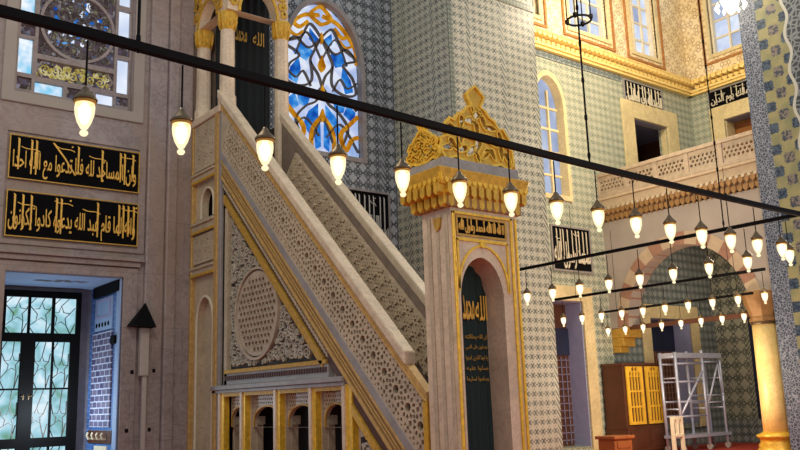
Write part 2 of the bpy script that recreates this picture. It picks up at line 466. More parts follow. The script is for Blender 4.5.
def inset(poly, d):
    """move every corner of a convex polygon inwards by d"""
    k = len(poly); a = sum(poly[i][0]*poly[(i+1) % k][1]-poly[(i+1) % k][0]*poly[i][1] for i in range(k))
    sg = 1 if a > 0 else -1; out = []
    for i in range(k):
        p, q, r = poly[i-1], poly[i], poly[(i+1) % k]
        def nrm(a, b):
            dx, dy = b[0]-a[0], b[1]-a[1]; l = math.hypot(dx, dy); return (-dy/l*sg, dx/l*sg)
        n1, n2 = nrm(p, q), nrm(q, r); m = (n1[0]+n2[0], n1[1]+n2[1]); l = m[0]*m[0]+m[1]*m[1]
        out.append((q[0]+m[0]*2*d/l, q[1]+m[1]*2*d/l))
    return out

def rosette_holes(outline, P, margin, T=lambda p: p, petals=8):
    """star lattice cut-outs: per lattice point a round hole, a ring of petals, and small outer darts"""
    us = [p[0] for p in outline]; vs = [p[1] for p in outline]; hs = []
    inner = outline
    def ok(h):
        return all(inpoly(p, inner) for p in h)
    inner = inset(outline, margin)
    rows = int((max(vs)-min(vs))/(P*0.866))+3; cols = int((max(us)-min(us))/P)+3
    for r in range(-1, rows):
        for c in range(-1, cols):
            cx = min(us)+(c+0.5*(r % 2))*P; cy = min(vs)+r*P*0.866
            cand = [ngon((cx, cy), 0.12*P, 8)]
            for k in range(petals):
                a = 2*PI*(k+0.5)/petals; w = PI/petals*0.62
                cand.append([(cx+0.20*P*math.cos(a), cy+0.20*P*math.sin(a)), (cx+0.31*P*math.cos(a-w), cy+0.31*P*math.sin(a-w)),
                             (cx+0.40*P*math.cos(a), cy+0.40*P*math.sin(a)), (cx+0.31*P*math.cos(a+w), cy+0.31*P*math.sin(a+w))])
            for k in range(6):
                a = PI/6+k*PI/3
                if k % 2 == 0 or True:
                    q = (cx+0.577*P*math.cos(a), cy+0.577*P*math.sin(a))
                    if k < 2: cand.append(ngon(q, 0.075*P, 3, a))
            for k in range(3):
                a = k*PI/3; q = (cx+0.5*P*math.cos(a), cy+0.5*P*math.sin(a))
                cand.append(ngon(q, 0.045*P, 4, a))
            for h in cand:
                h = [T(p) for p in h]
                if ok(h): hs.append(h)
    return hs

def hexa_holes(outline, P, margin, strap):
    us = [p[0] for p in outline]; vs = [p[1] for p in outline]; hs = []; inner = inset(outline, margin)
    rows = int((max(vs)-min(vs))/(P*0.866))+3; cols = int((max(us)-min(us))/P)+3
    for r in range(-1, rows):
        for c in range(-1, cols):
            cx = min(us)+(c+0.5*(r % 2))*P; cy = min(vs)+r*P*0.866
            h6 = inset(ngon((cx, cy), P*0.5, 6, 0), strap)
            t1 = inset(ngon((cx, cy+P*0.577), P*0.289, 3, PI/2), strap*0.8); t2 = inset(ngon((cx+P*0.5, cy+P*0.289), P*0.289, 3, -PI/2), strap*0.8)
            for h in (h6, t1, t2):
                if all(inpoly(p, inner) for p in h): hs.append(h)
    return hs

def scrolls(mb, fr, inside, bbox, n_try, rmin, rmax, w, n0, n1, seed=1, leaf=True, maxn=200):
    """arabesque: packed spirals with leaves"""
    rnd = random.Random(seed); placed = []
    for q_ in range(n_try):
        if len(placed) >= maxn: break
        R = rmax-(rmax-rmin)*q_/n_try
        c = (rnd.uniform(bbox[0], bbox[1]), rnd.uniform(bbox[2], bbox[3]))
        if not all(inside((c[0]+R*math.cos(a), c[1]+R*math.sin(a))) for a in (0, 0.8, 1.6, 2.4, 3.1, 3.9, 4.7, 5.5)): continue
        if any(math.hypot(c[0]-q[0], c[1]-q[1]) < (R+q[2])*0.86 for q in placed): continue
        placed.append((c[0], c[1], R))
    for i, (cx, cy, R) in enumerate(placed):
        sg = 1 if i % 2 else -1; a0 = rnd.uniform(0, 2*PI); line = []; ws = []
        N = 26
        for k in range(N+1):
            t = k/N; a = a0+sg*t*PI*3.0; r = R*(1.02-0.80*t)
            line.append((cx+r*math.cos(a), cy+r*math.sin(a))); ws.append(w*(1.15-0.4*t))
        mb.ribbon(fr, line, ws, n0, n1)
        e = line[-1]
        mb.prism(fr, ngon(e, w*0.95, 6), n0, n1*1.0)
        if leaf:
            for k in (4, 9, 14):
                p = line[k]; a = math.atan2(p[1]-cy, p[0]-cx)+sg*0.6
                for s_ in (1, -1):
                    l = R*0.36; aa = a if s_ > 0 else a+PI
                    q = (p[0]+l*math.cos(aa), p[1]+l*math.sin(aa)); m = ((p[0]+q[0])/2, (p[1]+q[1])/2)
                    px, py = -math.sin(aa)*w*0.8, math.cos(aa)*w*0.8
                    mb.prism(fr, [p, (m[0]+px, m[1]+py), q, (m[0]-px, m[1]-py)], n0, n1*0.9)
    return placed

# ------------------------------------------------------------------ Arabic lettering
FORMS = {}
for ch, b, n in (('ا', 0xFE8D, 2), ('أ', 0xFE83, 2), ('إ', 0xFE87, 2), ('ة', 0xFE93, 2), ('د', 0xFEA9, 2), ('ذ', 0xFEAB, 2), ('ر', 0xFEAD, 2), ('ز', 0xFEAF, 2), ('و', 0xFEED, 2), ('ى', 0xFEEF, 2),
                 ('ب', 0xFE8F, 4), ('ت', 0xFE95, 4), ('ث', 0xFE99, 4), ('ج', 0xFE9D, 4), ('ح', 0xFEA1, 4), ('خ', 0xFEA5, 4), ('س', 0xFEB1, 4), ('ش', 0xFEB5, 4), ('ص', 0xFEB9, 4), ('ض', 0xFEBD, 4),
                 ('ط', 0xFEC1, 4), ('ظ', 0xFEC5, 4), ('ع', 0xFEC9, 4), ('غ', 0xFECD, 4), ('ف', 0xFED1, 4), ('ق', 0xFED5, 4), ('ك', 0xFED9, 4), ('ل', 0xFEDD, 4), ('م', 0xFEE1, 4), ('ن', 0xFEE5, 4), ('ه', 0xFEE9, 4), ('ي', 0xFEF1, 4)):
    FORMS[ch] = [chr(b+i) for i in range(n)]
def shape(t):
    out = []
    for w in t.split(' '):
        r = []; prev = False
        for i, ch in enumerate(w):
            f = FORMS[ch]; jn = len(f) == 4 and i+1 < len(w)
            r.append(f[(1 if not jn else 3) if prev else (0 if not jn else 2)]); prev = jn
        out.append(''.join(r))
    return ' '.join(out)[::-1]
def lettering(mb, fr, text, u0, u1, v0, v1, n0, n1, fat=0.02):
    """the text stretched to fill a box of the plane, raised from n0 to n1"""
    cu = bpy.data.curves.new('lettering', 'FONT'); cu.body = shape(text); cu.size = 1; cu.extrude = 0.05; cu.offset = fat; cu.resolution_u = 3
    ob = bpy.data.objects.new('lettering', cu); C.objects.link(ob)
    dg = bpy.context.evaluated_depsgraph_get(); ev = ob.evaluated_get(dg); me = ev.to_mesh()
    xs = [v.co.x for v in me.vertices]; ys = [v.co.y for v in me.vertices]
    if xs:
        x0, x1, y0, y1 = min(xs), max(xs), min(ys), max(ys); b = len(mb.v)
        for v in me.vertices:
            mb.v.append(fr.p(u0+(v.co.x-x0)/(x1-x0)*(u1-u0), v0+(v.co.y-y0)/(y1-y0)*(v1-v0), n1 if v.co.z > 0 else n0))
        for p in me.polygons: mb.f.append(tuple(b+i for i in p.vertices))
    ev.to_mesh_clear(); bpy.data.objects.remove(ob); bpy.data.curves.remove(cu)
def FXt(x): return Fr((x, 0, 0), (0, -1, 0), (0, 0, 1), (-1, 0, 0))   # u = -Y: reads left to right on a wall facing -X

# ------------------------------------------------------------------ camera
pi_, ro_, ya_ = 0.2043707, -0.0337715, 0.9089087
cp, sp, cr, sr = math.cos(pi_), math.sin(pi_), math.cos(ro_), math.sin(ro_)
Rr = Matrix(((cr, -sr, 0), (sr, cr, 0), (0, 0, 1)))
up = Rr @ Vector((0, -cp, sp)); fw = Rr @ Vector((0, sp, cp)); rt = Rr @ Vector((1, 0, 0))
ax = fw*math.cos(ya_)+rt*math.sin(ya_); by = -(rt*math.cos(ya_)-fw*math.sin(ya_))
Mw = Matrix((ax, by, up))
cam = bpy.data.cameras.new('camera'); cam.sensor_width = 36; cam.lens = 854.094*36/800; cam.clip_end = 200
co = bpy.data.objects.new('camera', cam); C.objects.link(co)
r_, d_, f_ = Mw @ Vector((1, 0, 0)), Mw @ Vector((0, 1, 0)), Mw @ Vector((0, 0, 1))
m4 = Matrix.Identity(4)
for i in range(3): m4[i][0] = r_[i]; m4[i][1] = -d_[i]; m4[i][2] = -f_[i]
m4[2][3] = 1.6
co.matrix_world = m4; scene.camera = co

# ------------------------------------------------------------------ setting: floor and walls
struct(MB().box(-6, 30, -8, 19, -0.2, 0).build('floor', 'carpet_red'))

def wall(name, fr, u0, u1, v0, v1, th, holes, mat):
    return struct(MB().plate(fr, [(u0, v0), (u1, v0), (u1, v1), (u0, v1)], holes, -th, 0).build(name, mat))
def rect(u0, u1, v0, v1): return [(u0, v0), (u1, v0), (u1, v1), (u0, v1)]

# back wall, marble part with the garden door and the mosaic window
wall('wall_back_marble', FY(16), -3, 8.6, 0, 16, 1.75,
     [rect(3.62, 5.72, 0.01, 4.1), rect(3.60, 5.78, 7.45, 13)], 'wall_marble')
# back wall, tiled part: stained window, slim window, side doorway
sg = arch(9.34, 11.42, 9.5, 11.06, 10, 7.30)
slim = arch(17.5, 18.72, 9.9, 10.89, 8, 7.24)
wall('wall_back_tiled', FY(16), 8.6, 12.6, 0, 16, 1.0, [sg], 'tile_lattice_shaded')
wall('wall_back_gallery', FY(16), 12.6, 25.44, 6.5, 11.75, 0.32, [slim, rect(22.05, 23.85, 7.9, 10.26)], 'tile_green')
wall('wall_back_lower', FY(16), 12.6, 20.12, 0, 6.5, 1.0, [rect(17.2, 18.9, 0.25, 4.22)], 'tile_pale_net')
wall('wall_back_bay', FY(16), 20.12, 25.44, 0, 6.5, 1.0, [rect(21.95, 24.05, 0.7, 3.86)], 'tile_blue_grey')
wall('wall_back_painted', FY(16), 12.6, 25.44, 11.75, 18, 0.8,
     [rect(16.3, 17.95, 12.7, 17), rect(19.32, 21.15, 12.7, 17), rect(22.42, 23.78, 12.65, 17)], 'painted_plaster')
# right end wall
wall('wall_right', FX(25.44), 6, 16, 6.7, 11.75, 0.8, [rect(12.6, 14.8, 7.9, 10.47)], 'tile_green')
wall('wall_right_lower', FX(25.44), 6, 16, 0, 6.7, 0.8, [], 'tile_tulip')
wall('wall_right_painted', FX(25.44), 6, 16, 11.75, 18, 0.8, [rect(13.2, 14.98, 12.85, 17)], 'painted_plaster')
# tiled wall pier between the stained window and the gallery bay
struct(MB().box(12.42, 15.34, 13.85, 16.0, 0, 16).build('wall_pier', 'tile_lattice'))
mb = MB()
for z0, z1 in ((11.25, 11.42),): mb.box(12.40, 15.36, 13.83, 13.86, z0, z1)
mb.box(12.40, 12.53, 13.825, 13.86, 0, 11.25)
struct(mb.build('trim_pier_border', 'tile_border'))
# pilasters of the marble wall
mb = MB()
for x0, x1, d in ((6.12, 6.5, 0.09), (6.5, 6.72, 0.16), (6.72, 7.05, 0.10)):
    mb.box(x0, x1, 16-d, 16.02, 0, 14)
struct(mb.build('trim_pilaster', 'wall_marble', bevel=0.03))
mb = MB()
fr = FY(16)
mb.plate(fr, rect(3.36, 6.10, 4.58, 6.78), [rect(3.52, 5.96, 4.66, 6.66)], 0, 0.04)
mb.fbox(fr, 3.2, 6.08, 4.40, 4.46, 0, 0.16); mb.fbox(fr, 3.2, 6.02, 4.30, 4.40, 0, 0.10)
mb.plate(fr, rect(3.30, 6.0, 0.0, 4.28), [rect(3.62, 5.72, -0.1+0.11, 4.1)], 0, 0.05)
struct(mb.build('trim_door_surround', 'wall_marble', bevel=0.015))

# door niche
st = sempty('niche_door', (4.7, 17, 0)); st.name = 'door_1'
MB().box(5.70, 5.76, 16.03, 17.75, 0, 4.12).build('side_reveal', 'tile_niche_blue', st)
MB().box(5.68, 5.70, 16.0, 16.2, 0, 4.12).build('reveal_edge', 'soffit_blue', st)
MB().box(3.5, 5.76, 16.03, 17.75, 4.08, 4.14).build('soffit', 'soffit_blue', st)
b2 = MB(); scrolls(b2, Fr((0, 0, 4.08), (1, 0, 0), (0, 1, 0), (0, 0, -1)), lambda p: (p[0]-4.75)**2/0.36+(p[1]-16.75)**2/0.04 < 1, (4.1, 5.4, 16.5, 17.0), 300, 0.05, 0.1, 0.03, 0, 0.006, 3, maxn=14)
b2.build('soffit_ornament', 'frame_grey', st)
MB().plate(FY(17.72), rect(3.4, 5.76, 0, 4.12), [rect(3.66, 5.40, 0.02, 3.97)], -0.1, 0).build('back_wall', 'frame_grey', st)
fd = FY(17.66)
fm = MB()
fm.plate(fd, rect(3.58, 5.47, 0.02, 3.99), [rect(3.66, 4.00, 3.16, 3.86), rect(4.05, 4.46, 3.16, 3.86), rect(4.50, 4.91, 3.16, 3.86), rect(4.96, 5.38, 3.16, 3.86),
      rect(3.66, 4.36, 1.16, 2.99), rect(4.62, 5.29, 1.16, 2.99), rect(3.66, 4.36, 0.2, 0.98), rect(4.62, 5.29, 0.2, 0.98)], -0.04, 0.05)
fm.fbox(fd, 4.94, 4.98, 0.2, 2.99, -0.03, 0.03); fm.fbox(fd, 3.98, 4.02, 0.2, 2.99, -0.03, 0.03); fm.fbox(fd, 3.66, 5.30, 2.065, 2.10, -0.03, 0.03)
fm.build('door_frame', 'black', st, bevel=0.008)
pn = MB().fbox(fd, 3.6, 5.45, 0.1, 3.95, -0.10, -0.09); pn.build('pane', 'daylight_garden', st)
ld = MB(); rnd = random.Random(5)
def star_lead(u0, u1, v0, v1):
    w, h = u1-u0, v1-v0
    def ln(*p): ld.ribbon(fd, [(u0+a*w, v0+b_*h) for a, b_ in p], 0.013, -0.09, -0.06)
    c, d = rnd.uniform(0.35, 0.65), rnd.uniform(0.4, 0.6)
    st_ = [(c+(0.42 if k % 2 == 0 else 0.20)*math.cos(PI*k/5+0.3), d+(0.42 if k % 2 == 0 else 0.20)*w/h*math.sin(PI*k/5+0.3)*1.2) for k in range(10)]
    st_ = [(min(max(a, 0), 1), min(max(b_, 0), 1)) for a, b_ in st_]
    ln(*st_, st_[0])
    for k, e in ((0, (1, 0.75)), (2, (0.7, 1)), (4, (0, 0.8)), (6, (0, 0.2)), (8, (0.8, 0))): ln(st_[k], e)
    ln((0, 0.8), (0.3, 1)); ln((1, 0.28), (0.8, 0)); ln((0, 0.2), (0.25, 0))
for u0, u1 in ((3.66, 4.00), (4.05, 4.46), (4.50, 4.91), (4.96, 5.38)): star_lead(u0, u1, 3.16, 3.86)
for u0, u1 in ((4.02, 4.36), (4.62, 4.94), (4.98, 5.29), (3.66, 3.98)):
    for v0, v1 in ((2.10, 2.99), (1.16, 2.065), (0.2, 0.98)): star_lead(u0, u1, v0, v1)
ld.build('leading', 'lead', st)
hb = MB()
for u in (4.44, 4.54): hb.fbox(fd, u-0.012, u+0.012, 1.88, 1.98, 0.05, 0.06); hb.tube([fd.p(u, 1.95, 0.05), fd.p(u, 1.95, 0.08), fd.p(u+(0.05 if u > 4.5 else -0.05), 1.945, 0.085)], 0.009)
hb.build('handle', 'bronze', st)

# things on the blue side of the niche
fx = FX(5.70)
t = thing('notice_board', 'pale framed notice with a strip of dots on the blue tiled reveal', 'notice', (5.68, 16.9, 3.1))
MB().fbox(fx, 16.42, 17.40, 3.18, 3.82, 0, 0.02).build('board', 'soffit_blue', t)
MB().plate(fx, rect(16.50, 17.34, 3.42, 3.80), [rect(16.56, 17.28, 3.47, 3.75)], 0.02, 0.035).build('frame', 'lavender_reveal', t)
for i in range(5): MB().prism(fx, ngon((16.6+0.17*i, 3.29), 0.045, 8), 0.02, 0.03).build('dot', 'black', t)
tag(MB().fbox(fx, 16.06, 17.5, 3.86, 4.07, 0, 0.05).build('blind_box', 'black', bevel=0.01), 'black roller box at the top of the blue tiled reveal', 'box')
tag(MB().fbox(fx, 16.36, 17.46, 1.32, 3.14, 0, 0.03).build('shelf_panel', 'stack_pattern'), 'grey and lilac latticed panel on the blue tiled reveal', 'panel')
tag(MB().fbox(fx, 16.12, 16.34, 2.86, 3.02, 0, 0.07).build('intercom', 'black', bevel=0.01), 'small black box beside the latticed panel in the door niche', 'box')
t = thing('hook_rail', 'dark rail with four pale hooks low in the door niche', 'coat rack', (5.68, 16.9, 1.16))
MB().fbox(fx, 16.22, 17.56, 1.02, 1.26, 0, 0.03).build('rail', 'wood_dark', t)
for i in range(4):
    y = 16.5+0.27*i
    MB().tube([fx.p(y, 1.10, 0.03), fx.p(y, 1.10, 0.09), fx.p(y, 1.17, 0.12), fx.p(y+0.03, 1.21, 0.09)], 0.022).build('hook', 'cream_paint', t)
tag(MB().fbox(fx, 16.5, 17.2, 0.86, 0.97, 0, 0.01).build('label_strip', 'cream_paint'), 'pale paper strip under the hook rail in the door niche', 'notice')

# ------------------------------------------------------------------ mosaic window of the marble wall
fw_ = FY(16.12)
st = sempty('window_1', (4.7, 16.1, 7.4))
MB().fbox(fw_, 3.55, 5.85, 7.4, 13, -0.12, -0.10).build('mosaic_pane', 'glass_mosaic', st)
fm = MB()
holes = [rect(3.64, 3.90, 8.90, 9.6), rect(3.64, 3.90, 7.86, 8.56), rect(3.66, 3.92, 8.62, 8.84), rect(3.96, 4.48, 7.52, 7.74), rect(5.10, 5.45, 7.52, 7.74), rect(3.64, 3.90, 7.54, 7.78),
         rect(4.55, 5.04, 7.52, 7.74), rect(5.50, 5.74, 7.56, 7.74), rect(5.50, 5.74, 8.92, 9.6), rect(5.50, 5.74, 7.82, 8.54), rect(5.50, 5.74, 8.62, 8.84), rect(3.98, 5.44, 7.84, 8.20), rect(3.98, 5.44, 8.30, 9.9),
         rect(3.64, 3.90, 9.7, 10.6), rect(5.50, 5.74, 9.7, 10.6), rect(3.98, 5.44, 10.0, 12.5)]
fm.plate(fw_, rect(3.58, 5.82, 7.44, 13), holes, -0.08, 0.02)
fm.build('frame', 'wall_marble', st)
rg = MB(); c0 = (4.72, 9.02)
rg.ribbon(fw_, [(c0[0]+0.70*math.cos(2*PI*k/40), c0[1]+0.70*math.sin(2*PI*k/40)) for k in range(41)], 0.06, -0.08, 0.0)
for sx in (-1, 1): rg.ribbon(fw_, [(4.71+sx*0.62, 8.18), (4.71+sx*0.72, 8.02), (4.71+sx*0.62, 7.86)], 0.035, -0.08, -0.02)
rg.build('ring', 'wall_marble', st)
gp = MB()
for h in (holes[0], holes[1], holes[3], holes[13]): gp.prism(fw_, h, -0.09, -0.07)
gp.build('pane', 'daylight_blue', st)
gp = MB()
for h in (holes[4], holes[8], holes[9], holes[14]): gp.prism(fw_, h, -0.09, -0.07)
gp.build('pane', 'daylight_pale', st)
sc = MB(); scrolls(sc, fw_, lambda p: 4.0 < p[0] < 5.42 and 7.86 < p[1] < 8.19, (4.05, 5.4, 7.86, 8.2), 900, 0.045, 0.11, 0.018, -0.09, -0.06, 9, maxn=40)
lettering(sc, fw_, 'الله', 4.15, 4.62, 7.90, 8.16, -0.09, -0.05, 0.0)
sc.build('gilt_scroll', 'glass_gilt', st)
sc = MB(); scrolls(sc, fw_, lambda p: 4.0 < p[0] < 5.42 and 8.32 < p[1] < 9.9, (4.0, 5.42, 8.3, 9.9), 2600, 0.07, 0.16, 0.026, -0.09, -0.065, 19, maxn=60)
sc.build('leading', 'lead', st)
gb = MB(); rnd = random.Random(11)
for i in range(22):
    a, r = rnd.uniform(0, 2*PI), 0.58*math.sqrt(rnd.random()); gb.prism(fw_, ngon((c0[0]+r*math.cos(a), c0[1]+r*math.sin(a)), rnd.uniform(0.025, 0.06), 5, a), -0.09, -0.07)
gb.build('blue_glass', 'glass_blue', st)
gb = MB()
for i in range(26):
    a, r = rnd.uniform(0, 2*PI), 0.6*math.sqrt(rnd.random()); gb.prism(fw_, ngon((c0[0]+r*math.cos(a), c0[1]+r*math.sin(a)), rnd.uniform(0.02, 0.05), 5, a), -0.09, -0.068)
gb.build('white_glass', 'daylight_pale', st)

# ------------------------------------------------------------------ stained glass window behind the pulpit
st = sempty('window_2', (10.38, 16.1, 7.3))
fs = FY(16.06)
MB().prism(fs, arch(9.30, 11.46, 9.5, 11.12, 10, 7.26), -0.14, -0.12).build('pane', 'daylight_lavender', st)
fm = MB(); fm.plate(FY(16), arch(9.24, 11.52, 9.5, 11.18, 10, 7.20), [arch(9.35, 11.41, 9.5, 11.05, 10, 7.31)], -0.12, 0.04); fm.build('window_frame', 'grey_marble', st)
def bez(p, n=10):
    out = []
    for i in range(len(p)-1):
        a = p[i-1] if i else p[0]; b_, c_ = p[i], p[i+1]; d2 = p[i+2] if i+2 < len(p) else p[i+1]
        for k in range(n):
            t = k/n
            out.append(tuple(0.5*((2*b_[j])+(-a[j]+c_[j])*t+(2*a[j]-5*b_[j]+4*c_[j]-d2[j])*t*t+(-a[j]+3*b_[j]-3*c_[j]+d2[j])*t**3) for j in range(2)))
    out.append(tuple(p[-1])); return out
CX = 10.38; ZT = 11.06; ZS = (11.06-7.30)/158.0
def wp(s, y): return (CX+s*1.03, ZT-y*ZS)
curves = [([(0, 22), (.28, 14), (.12, 5), (0, 2)], 'a', .08), ([(.05, 12), (.45, 16), (.72, 26), (.58, 30), (.36, 22)], 'a', .085), ([(.72, 26), (.95, 40), (.98, 56)], 'a', .07),
          ([(0, 36), (.3, 24), (.55, 40), (.9, 48)], 's', .05), ([(0, 36), (.35, 50), (.7, 42), (.98, 52)], 's', .05), ([(0, 36), (.2, 52), (.3, 64), (.1, 76), (0, 88)], 's', .05),
          ([(.98, 52), (.6, 60), (.86, 72), (.94, 88), (.6, 92), (.28, 84), (.3, 64)], 's', .05), ([(0, 88), (.3, 100), (.7, 96), (.96, 106)], 's', .05), ([(0, 88), (.16, 104), (.45, 112), (.7, 128), (.4, 150), (.12, 128), (0, 118)], 's', .05),
          ([(.98, 112), (.75, 122), (.5, 134), (.62, 150), (.8, 138), (.98, 134)], 'a', .10), ([(.98, 76), (.7, 84), (.5, 76), (.3, 90)], 's', .04), ([(0, 60), (.4, 34), (.7, 60)], 's', .035), ([(.1, 140), (.5, 124), (.98, 150)], 's', .04), ([(.62, 12), (.95, 30), (.7, 40), (.5, 34)], 'a', .06), ([(0, 118), (.28, 134), (.3, 156)], 'a', .09)]
for key, nm, mt in (('a', 'gilt_tracery', 'glass_amber'), ('s', 'leading', 'lead')):
    q = MB()
    for pts, k, w in curves:
        if k != key: continue
        for sx in (1, -1): q.ribbon(fs, bez([wp(sx*a, b_) for a, b_ in pts], 8), w, -0.12, -0.06)
    q.build(nm, mt, st)
q = MB()
for pts in ([(.05, 38), (.3, 28), (.32, 40), (.2, 44)], [(.2, 52), (.55, 46), (.75, 58), (.4, 64)], [(.6, 62), (.82, 74), (.88, 86), (.66, 90), (.55, 74)], [(.3, 100), (.66, 98), (.6, 110), (.4, 112)], [(.1, 106), (.36, 116), (.5, 130), (.28, 142), (.1, 126)], [(.72, 100), (.94, 108), (.86, 120), (.6, 112)], [(.05, 124), (.2, 138), (.18, 154), (.04, 150)]):
    for sx in (1, -1): q.prism(fs, [wp(sx*a, b_) for a, b_ in pts], -0.118, -0.10)
q.build('blue_glass', 'glass_blue', st)
q = MB()
for y, r in ((36, .05), (66, .10), (92, .06), (118, .06)): q.prism(fs, [(CX, ZT-(y-9*r/.08)*ZS), (CX+r, ZT-y*ZS), (CX+r*.7, ZT-(y+4)*ZS), (CX, ZT-(y+7)*ZS), (CX-r*.7, ZT-(y+4)*ZS), (CX-r, ZT-y*ZS)], -0.12, -0.05)
q.build('amber_drop', 'glass_amber', st)

# ------------------------------------------------------------------ slim pointed window and upper windows
st = sempty('window_3', (18.1, 16.1, 7.2))
f3 = FY(16.0)
MB().prism(f3, slim, -0.30, -0.28).build('pane', 'glass_steel', st)
fm = MB()
fm.plate(f3, arch(17.40, 18.83, 9.9, 11.02, 8, 7.12), [arch(17.52, 18.70, 9.9, 10.86, 8, 7.26)], -0.26, 0.05)
for v in (7.9, 8.6, 9.3, 9.95): fm.fbox(f3, 17.5, 18.72, v-0.03, v+0.03, -0.27, -0.2)
for u in (17.9, 18.3): fm.fbox(f3, u-0.03, u+0.03, 7.25, 10.5, -0.27, -0.19)
fm.build('window_frame', 'pale_stone', st)
def upper_window(k, fr, u0, u1, v0, name):
    st = sempty('window_%d' % k, fr.p((u0+u1)/2, v0, -0.2))
    MB().fbox(fr, u0, u1, v0, 17, -0.32, -0.30).build('pane', 'daylight_pale', st)
    fm = MB(); n = 3; w = (u1-u0)/n
    fm.plate(fr, rect(u0-0.05, u1+0.05, v0-0.05, 17), [rect(u0+0.06, u1-0.06, v0+0.06, 16.9)], -0.28, -0.10)
    for i in range(1, n): fm.fbox(fr, u0+i*w-0.03, u0+i*w+0.03, v0, 17, -0.28, -0.2)
    for i in range(1, 7): fm.fbox(fr, u0, u1, v0+i*0.62-0.03, v0+i*0.62+0.03, -0.28, -0.21)
    fm.build('window_frame', 'cream_paint', st)
    q = MB(); rn = random.Random(k)
    for i in range(n):
        for j in range(6):
            if rn.random() < 0.4: q.fbox(fr, u0+i*w+0.03, u0+(i+1)*w-0.03, v0+j*0.62+0.03, v0+(j+1)*0.62-0.03, -0.295, -0.285)
    q.build('tinted_pane', 'glass_steel', st)
    MB().plate(fr, rect(u0-0.32, u1+0.32, v0-0.32, 17.3), [rect(u0-0.24, u1+0.24, v0-0.24, 17.25)], 0, 0.05).build('painted_border', 'painted_border', st)
    MB().plate(fr, rect(u0-0.12, u1+0.12, v0-0.12, 17.2), [rect(u0, u1, v0, 17.1)], -0.05, 0.06).build('reveal', 'pale_stone', st)
upper_window(4, FY(16), 16.3, 17.95, 12.7, '')
upper_window(5, FY(16), 19.32, 21.15, 12.7, '')
upper_window(6, FY(16), 22.42, 23.78, 12.65, '')
upper_window(7, FX(25.44), 13.2, 14.98, 12.85, '')

# muqarnas cornice round the gallery bay
def muqarnas(mb, fr, u0, u1, v0, pitch, rows, h, out):
    """hanging rows of little pointed cells, each row stepping out above the one below"""
    for r in range(rows):
        n = max(1, int(round((u1-u0)/pitch))); w = (u1-u0)/n; sh = 0.5 if r % 2 else 0.0
        for i in range(n+ (1 if sh else 0)):
            a = u0+(i-sh)*w; b_ = a+w
            a, b_ = max(a, u0), min(b_, u1); c = (a+b_)/2; g_ = w*0.07
            z0 = v0+r*h; n1 = out*(r+1)/rows
            pts = [(a+g_, z0+h), (a+g_, z0+h*0.45), (c, z0), (b_-g_, z0+h*0.45), (b_-g_, z0+h)]
            mb.prism(fr, pts, 0, n1)
mb = MB()
fr = FY(16); mb.fbox(fr, 15.3, 25.44, 11.62, 11.70, 0, 0.14); mb.fbox(fr, 15.3, 25.44, 11.70, 11.78, 0, 0.20); muqarnas(mb, fr, 15.3, 25.4, 11.78, 0.21, 2, 0.14, 0.32); mb.fbox(fr, 15.3, 25.44, 12.06, 12.10, 0, 0.34)
fr = FX(25.44); mb.fbox(fr, 6, 16, 11.62, 11.70, 0, 0.14); mb.fbox(fr, 6, 16, 11.70, 11.78, 0, 0.20); muqarnas(mb, fr, 6, 15.7, 11.78, 0.21, 2, 0.14, 0.32); mb.fbox(fr, 6, 16, 12.06, 12.10, 0, 0.34)
struct(mb.build('trim_muqarnas_cornice', 'cornice_gold'))
mb = MB(); mb.fbox(FY(16), 15.3, 21.6, 11.40, 11.60, 0, 0.03)
struct(mb.build('trim_cornice_border', 'tile_blue_grey'))

# ------------------------------------------------------------------ gallery bay: openings, door, arcade, balcony
def frame_opening(name, fr, u0, u1, v0, v1, w, mat, out=0.06, back=None, depth=0.9, reveal=None, room=False):
    rd = 0.22 if room else depth
    st = sempty(name, fr.p((u0+u1)/2, v0, 0))
    MB().plate(fr, rect(u0-w, u1+w, v0-0.2, v1+w), [rect(u0, u1, v0-0.19, v1)], 0, out).build('door_frame', mat, st, bevel=0.01)
    if back: MB().fbox(fr, u0-0.6, u1+1.7, v0-0.2, v1+0.2, -depth-0.05, -depth).build('back_panel', back, st)
    if reveal:
        MB().fbox(fr, u1-0.03, u1-0.004, v0-0.2, v1, -rd, -0.02).fbox(fr, u0+0.004, u0+0.03, v0-0.2, v1, -rd, -0.02).build('side_reveal', reveal, st)
        MB().fbox(fr, u0+0.03, u1-0.03, v1-0.03, v1-0.004, -rd, -0.02).build('soffit', 'lavender_ceiling', st)
    if room:
        MB().fbox(fr, u0-0.7, u0-0.6, v0-0.4, v1+0.3, -depth, -0.33).fbox(fr, u1+1.6, u1+1.7, v0-0.4, v1+0.3, -depth, -0.33).fbox(fr, u0-0.7, u1+1.7, v0-0.5, v0-0.4, -depth, -0.33).build('room_wall', 'wood_dark', st)
        MB().fbox(fr, u0-0.7, u1+1.7, v1+0.2, v1+0.3, -depth, -0.33).build('room_ceiling', 'lavender_ceiling', st)
    return st
st = frame_opening('door_2', FY(16), 22.05, 23.85, 8.0, 10.26, 0.56, 'pale_stone', 0.08, 'wood_dark', 2.2, 'pale_stone', True)
q = MB().fbox(FY(17), 22.1, 23.5, 9.3, 9.42, -0.05, 0.05).fbox(FY(17), 23.3, 23.42, 7.9, 9.4, -0.05, 0.05); q.build('inner_frame', 'black', st)
MB().fbox(FY(17.6), 22.1, 22.9, 7.9, 8.75, -0.02, 0.02).build('bright_window', 'daylight_blue', st)
st = frame_opening('door_3', FX(25.44), 12.6, 14.8, 8.0, 10.47, 0.5, 'pale_stone', 0.08, None, 0.5, 'pale_stone')
MB().fbox(FX(26.0), 12.5, 14.85, 7.8, 10.5, -0.05, 0).build('door_leaf', 'wood_panel', st)
q = MB()
for z in (9.1, 10.3): q.fbox(FX(26.0), 12.6, 14.8, z-0.05, z+0.05, 0, 0.05)
